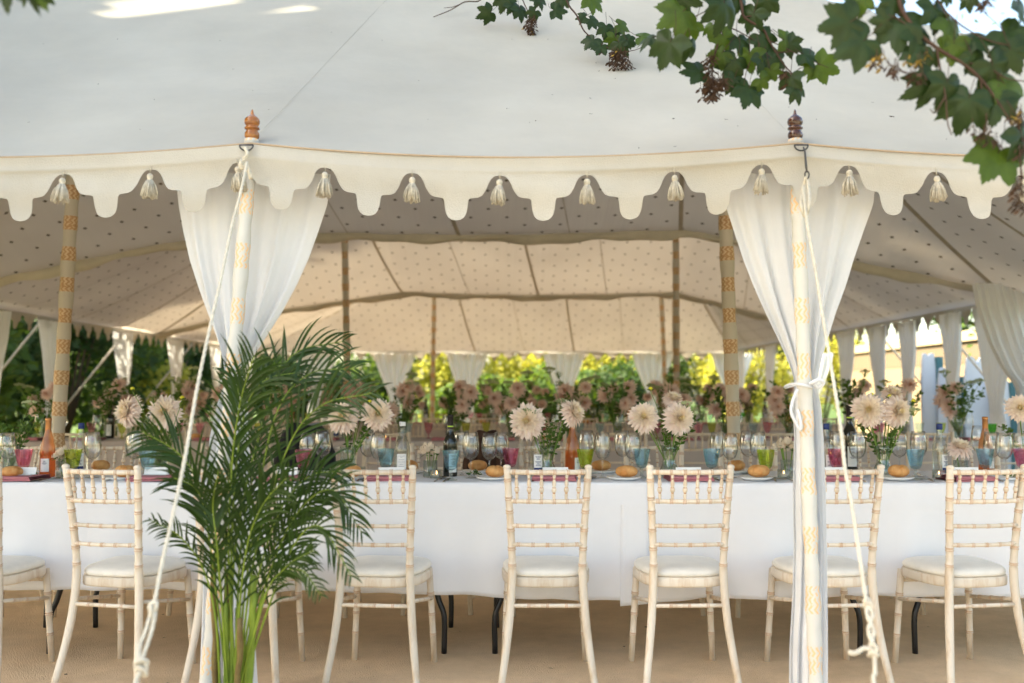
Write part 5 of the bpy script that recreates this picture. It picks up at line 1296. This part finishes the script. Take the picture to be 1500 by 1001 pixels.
# leaves higher up, beyond the top of the picture
for path, n, spread in (([trunk_top, Vector((4.4, .4, 4.6)), Vector((2.6, 2.0, 3.4)), e1+Vector((0, 0, .1))], 90, .45), ([Vector((4.4, .4, 4.6)), Vector((2.6, 2.3, 4.3)), Vector((1.4, 3.0, 3.6)), e2+Vector((0, 0, .15))], 110, .4), ([Vector((1.6, 3.6, 4.4)), Vector((.7, 4.6, 4.1)), e3+Vector((0, 0, .1))], 60, .25), ([trunk_top, Vector((3, -.8, 5.0)), Vector((0, .8, 4.5)), Vector((-1, 1.9, 3.4)), e4+Vector((0, 0, .15))], 160, .35)):
    q = crom(path, 60)
    for k in range(n):
        p = q[rsS.randrange(61)]+Vector((rsS.gauss(0, 1), rsS.gauss(0, 1), rsS.gauss(0, .6)))*spread
        d = (p-Vector((0, 0, H)))
        if d.y > .1:
            fy = 500.5-F*((d.z/d.y)-math.tan(TH))/(1+(d.z/d.y)*math.tan(TH)); fx = 750+F*d.x/d.y
            if fy > -45 and -60 < fx < 1560: continue
        if p.y > Y0 and p.z < height(min(max(p.x, XL), XR), min(p.y, Y1), 0)+.2: continue
        a = rsS.uniform(0, 6.28); leaf(LV, p, rsS.uniform(.05, .085), (math.cos(a), math.sin(a), -.5), (rsS.uniform(-.4, .4), rsS.uniform(-.4, .4), 1), .3, 1 if rsS.random() < .3 else 0, rsS)
LV.build('foliage', ['syc', 'syc_lite', 'twig'], ST, world=True)
def seeds(px, py, Y, w_, h_, n, yl=0):
    mb = MB(); c = P(px, py, Y); W_, H_ = w_/F*Y/2, h_/F*Y/2
    for i in range(n):
        q = c+Vector((rsS.gauss(0, .4)*W_, rsS.gauss(0, .4)*W_*.8, rsS.uniform(-1, 1)*H_)); L = rsS.uniform(.018, .028)
        mb.tube([q+Vector((0, 0, L*.9)), q], .0009, 4, cap=False)
        for sg in (-1, 1):
            d = Vector((sg*rsS.uniform(.4, .9), rsS.uniform(-.6, .6), -rsS.uniform(.4, 1))).normalized(); e = d.orthogonal().normalized(); mi = 1 if rsS.random() < yl else 0
            f_ = d.cross(e)
            mb.poly([q, q+d*L*.3+e*L*.3, q+d*L*.3+f_*L*.2], mi); mb.poly([q+d*L*.22, q+d*L*.6+e*L*.34, q+d*L*1.05+e*L*.26, q+d*L*1.15, q+d*L*.6-e*L*.16], mi)
            mb.lathe([(0, -L*.12), (L*.11, 0), (0, L*.12)], 5, q+d*L*.15, mis=[mi]*3)
    mb.build('seed_cluster', ['samara', 'samara_y'], ST, world=True)
for a in ((779, 38, 5.6, 20, 22, 45, .05), (906, 88, 5.0, 42, 26, 90, .05), (1043, 130, 3.4, 30, 28, 60, .0), (1040, 100, 3.4, 16, 40, 22, .0), (1058, 122, 3.4, 18, 16, 18, 0), (1288, 88, CY, 28, 18, 9, .6), (1308, 100, CY, 30, 18, 9, .1), (1343, 112, CY, 30, 16, 10, 0), (1346, 86, CY, 36, 20, 10, .7), (1439, 198, CY, 42, 26, 16, 0), (1490, 168, CY, 26, 26, 14, .5), (1495, 200, CY, 16, 60, 16, 0), (1494, 285, CY, 16, 60, 16, 0), (1445, 4, CY, 20, 18, 8, 0), (1150, 115, 3.4, 12, 24, 8, 0)): seeds(*a)

# ------------------------------------------------------------------ surroundings
def clump_mesh(n, rx, ry, rz, leafs, seed, hole=None, base=None, blobs=14):
    """leaf-sized faces gathered in uneven clumps through an ellipsoid"""
    rs = random.Random(seed); mb = MB(); bl = []
    for i in range(blobs):
        d = Vector((rs.gauss(0, 1), rs.gauss(0, 1), rs.gauss(0, 1))).normalized()*rs.uniform(.35, .8); bl.append((Vector((d.x*rx, d.y*ry, d.z*rz)), rs.uniform(.32, .5)))
    for i in range(n):
        c, r_ = bl[rs.randrange(blobs)]; d = Vector((rs.gauss(0, 1), rs.gauss(0, 1), rs.gauss(0, 1))).normalized()*rs.uniform(.5, 1)**.6
        p = c+Vector((d.x*rx*r_, d.y*ry*r_, d.z*rz*r_)); 
        if hole and hole(p): continue
        L = leafs*rs.uniform(.6, 1.3); a = Vector((rs.gauss(0, 1), rs.gauss(0, 1), rs.gauss(0, .7))).normalized(); b = a.orthogonal().normalized()
        mb.poly([p-a*L*.5, p+b*L*.3, p+a*L*.5, p-b*L*.3])
    return mb
target = [roof_pt(300, 16), roof_pt(12, 40)]  # roof spots kept sunlit by holes cut in the added, unseen crowns
def tree(label, loc, hgt, r_, m, seed, n, leafs, group, cat='tree', gaps=False, name='tree', trunk=True, blobs=16, low=None):
    loc = Vector(loc); T = thing(name, label, cat, loc, group); zc = hgt*.6 if trunk else hgt*.5; rz = hgt*.42 if trunk else hgt*.5
    hole = None
    if gaps:
        tg = [t-loc-Vector((0, 0, zc)) for t in target if t]
        def hole(p):
            for i, q in enumerate(tg):
                w_ = p-q; dd = (w_-SUN*w_.dot(SUN)); 
                if (dd.x*.5)**2+(dd.y*1.2)**2+dd.z**2 < (.42 if i == 0 else .24)**2: return True
            return False
    mb = clump_mesh(n, r_, r_, rz, leafs, seed, hole, blobs=blobs); o = mb.build('crown', m, T, smooth=False); o.location = (0, 0, zc)
    mb = MB()
    if trunk:
        tr = max(.06, hgt*.018); mb.tube(crom([(0, 0, -.1), (.05, .03, hgt*.25), (-.04, .05, hgt*.5), (.05, 0, hgt*.85)], 14), [lerp(tr*1.3, tr*.3, i/14) for i in range(15)], 10)
        rs = random.Random(seed)
        for k in range(7):
            z = hgt*rs.uniform(.3, .65); a = rs.uniform(0, 6.28); mb.tube(crom([(0, 0, z), (math.cos(a)*r_*.35, math.sin(a)*r_*.35, z+hgt*.08), (math.cos(a)*r_*.75, math.sin(a)*r_*.75, z+hgt*.16)], 8), [lerp(tr*.5, tr*.1, i/8) for i in range(9)], 7)
        mb.build('trunk', 'bark', T)
    else:
        rs = random.Random(seed)
        for k in range(6):
            a = rs.uniform(0, 6.28); mb.tube([(math.cos(a)*.1, math.sin(a)*.1, 0), (math.cos(a)*r_*.5, math.sin(a)*r_*.4, hgt*.7)], [.04, .015], 6)
        mb.build('stems', 'bark', T)
    return T
# unseen tall trees added to shade the marquee front from the sun
for i, (x, y, h_, r_) in enumerate(((-9.5, .9, 9.5, 2.4), (-12.5, .9, 14.5, 2.9), (-10.5, 4.6, 15.5, 3.9), (-11, 9.6, 14, 4.0), (-14, 4.2, 18, 4.1), (-14, 9.2, 16, 4.3))):
    tree(f'{ORD[i]} unseen tall tree added for shade beyond the hedge', (x, y, 0), h_, r_, 'foliage_dark', 40+i, 11000, .42, 'unseen tall trees added for shade beyond the hedge', gaps=True, blobs=22)
# dark hedge trees seen through the side openings
hed = [(-8.3, 13.2, 3.9), (-8.6, 15.6, 4.3), (-8.2, 18.0, 4.0), (-8.6, 20.5, 4.4), (-8.2, 23.2, 4.0), (-8.8, 26.0, 4.6), (-10.6, 16.5, 6.5), (-10.8, 22.0, 6.5), (-11, 28, 7)]
for i, (x, y, h_) in enumerate(hed):
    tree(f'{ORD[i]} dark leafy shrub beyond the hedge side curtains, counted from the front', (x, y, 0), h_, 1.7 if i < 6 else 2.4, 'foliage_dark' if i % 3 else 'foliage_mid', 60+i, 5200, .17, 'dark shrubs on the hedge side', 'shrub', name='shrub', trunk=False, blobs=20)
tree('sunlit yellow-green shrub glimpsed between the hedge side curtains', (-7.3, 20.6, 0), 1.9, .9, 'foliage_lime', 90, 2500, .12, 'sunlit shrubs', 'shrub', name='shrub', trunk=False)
# bright backdrop shrubs and trees beyond the rear opening
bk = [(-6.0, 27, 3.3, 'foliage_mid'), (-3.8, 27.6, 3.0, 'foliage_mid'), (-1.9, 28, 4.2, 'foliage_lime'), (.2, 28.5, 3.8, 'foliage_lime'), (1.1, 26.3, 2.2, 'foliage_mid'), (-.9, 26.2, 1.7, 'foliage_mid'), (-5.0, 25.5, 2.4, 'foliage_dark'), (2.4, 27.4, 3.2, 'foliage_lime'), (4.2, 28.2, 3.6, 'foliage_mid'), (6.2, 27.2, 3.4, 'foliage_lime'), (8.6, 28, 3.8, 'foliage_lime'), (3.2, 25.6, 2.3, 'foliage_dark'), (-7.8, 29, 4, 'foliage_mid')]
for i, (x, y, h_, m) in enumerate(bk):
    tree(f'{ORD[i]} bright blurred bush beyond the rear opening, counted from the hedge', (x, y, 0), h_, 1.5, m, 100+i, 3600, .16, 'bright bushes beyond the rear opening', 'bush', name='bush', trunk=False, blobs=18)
for i, (x, y, h_, r_) in enumerate(((-9, 36, 9, 4), (-3, 38, 10, 4.5), (3.5, 37, 9, 4), (10, 37, 10, 4.5), (17, 34, 9, 4), (16, 24, 8, 3.4), (14.5, 16, 7.5, 3))):
    tree(f'{ORD[i]} distant tree beyond the marquee, counted round from the hedge', (x, y, 0), h_, r_, 'foliage_mid', 130+i, 6000, .32, 'distant trees', blobs=20)
# leafy twig against the sky at the upper corner
tree('pale green treetop against the sky at the upper corner', tuple(Vector((PX(1490, 16), 16, 0))), 7.2, 1.3, 'foliage_mid', 150, 1500, .12, 'distant trees', blobs=14)
# stone wall with coping
T = thing('stone_wall', 'sunlit tan stone garden wall with flat coping seen between curtains', 'wall', (9.2, 17, 0))
mb = MB(); mb.box((9.2, 18, 1.1), (.45, 18, 2.25)); mb.build('masonry', 'stone', T, smooth=False, world=True)
mb = MB(); mb.box((9.2, 18, 2.33), (.62, 18.2, .2)); mb.build('coping', 'cope', T, smooth=False, world=True)
# pale painted screens with shaped tops
def screen(label, px0, px1, pyt, Y, hump):
    a, b = P(px0, pyt, Y), P(px1, pyt, Y); T = thing('painted_screen', label, 'screen', ((a.x+b.x)/2, Y, 0), 'pale blue screens'); mb = MB()
    n = 24; top = []
    for i in range(n+1):
        u = i/n; top.append((lerp(a.x, b.x, u), a.z+hump*abs(math.sin(u*math.pi*2))**.7-.25*max(0, (.12-min(u, 1-u))/.12)))
    for yy in (Y, Y+.05):
        prev = None
        for x, z in top:
            c = (mb.vert((x, yy, 0)), mb.vert((x, yy, z)))
            if prev: mb.face((prev[0], c[0], c[1], prev[1]))
            prev = c
    for (x0, z0), (x1, z1) in zip(top, top[1:]): mb.poly([(x0, Y, z0), (x1, Y, z1), (x1, Y+.05, z1), (x0, Y+.05, z0)])
    mb.build('panel', 'screen', T, smooth=False, world=True)
    mb = MB(); mb.box((b.x+.04, Y+.02, a.z/2), (.09, .09, a.z)); mb.build('post', 'teal', T, smooth=False, world=True)
screen('widest pale blue panel with double-humped top beside the teal post', 1413, 1450, 534, 12.5, .10)
screen('pale blue panel glimpsed between two curtains nearer the dahlias', 1350, 1371, 523, 13.5, .05)
screen('pale blue panel partly behind the drooping corner curtain', 1458, 1479, 560, 12.3, .02)
screen('low sloping pale blue panel behind the dusky dahlias', 1373, 1408, 552, 13.0, .12)

# scraps of leaf trodden onto the matting
rsL = random.Random(31)
for i in range(26):
    x, y = rsL.uniform(-2.4, 2.4), rsL.uniform(3.6, 5.6); mb = MB(); a = rsL.uniform(0, 6.28); L = rsL.uniform(.006, .016); d = Vector((math.cos(a), math.sin(a), 0))*L; e = Vector((-d.y, d.x, 0))*.5
    mb.poly([-d, e+Vector((0, 0, .003)), d+Vector((0, 0, .001)), -e]); o = mb.build('leaf_scrap', 'canvas_dirt'); o.location = (x, y, .003)
    tag(o, 'tiny dark scrap of leaf trodden onto the tan matting', 'leaf scrap', 'leaf scraps on the matting')
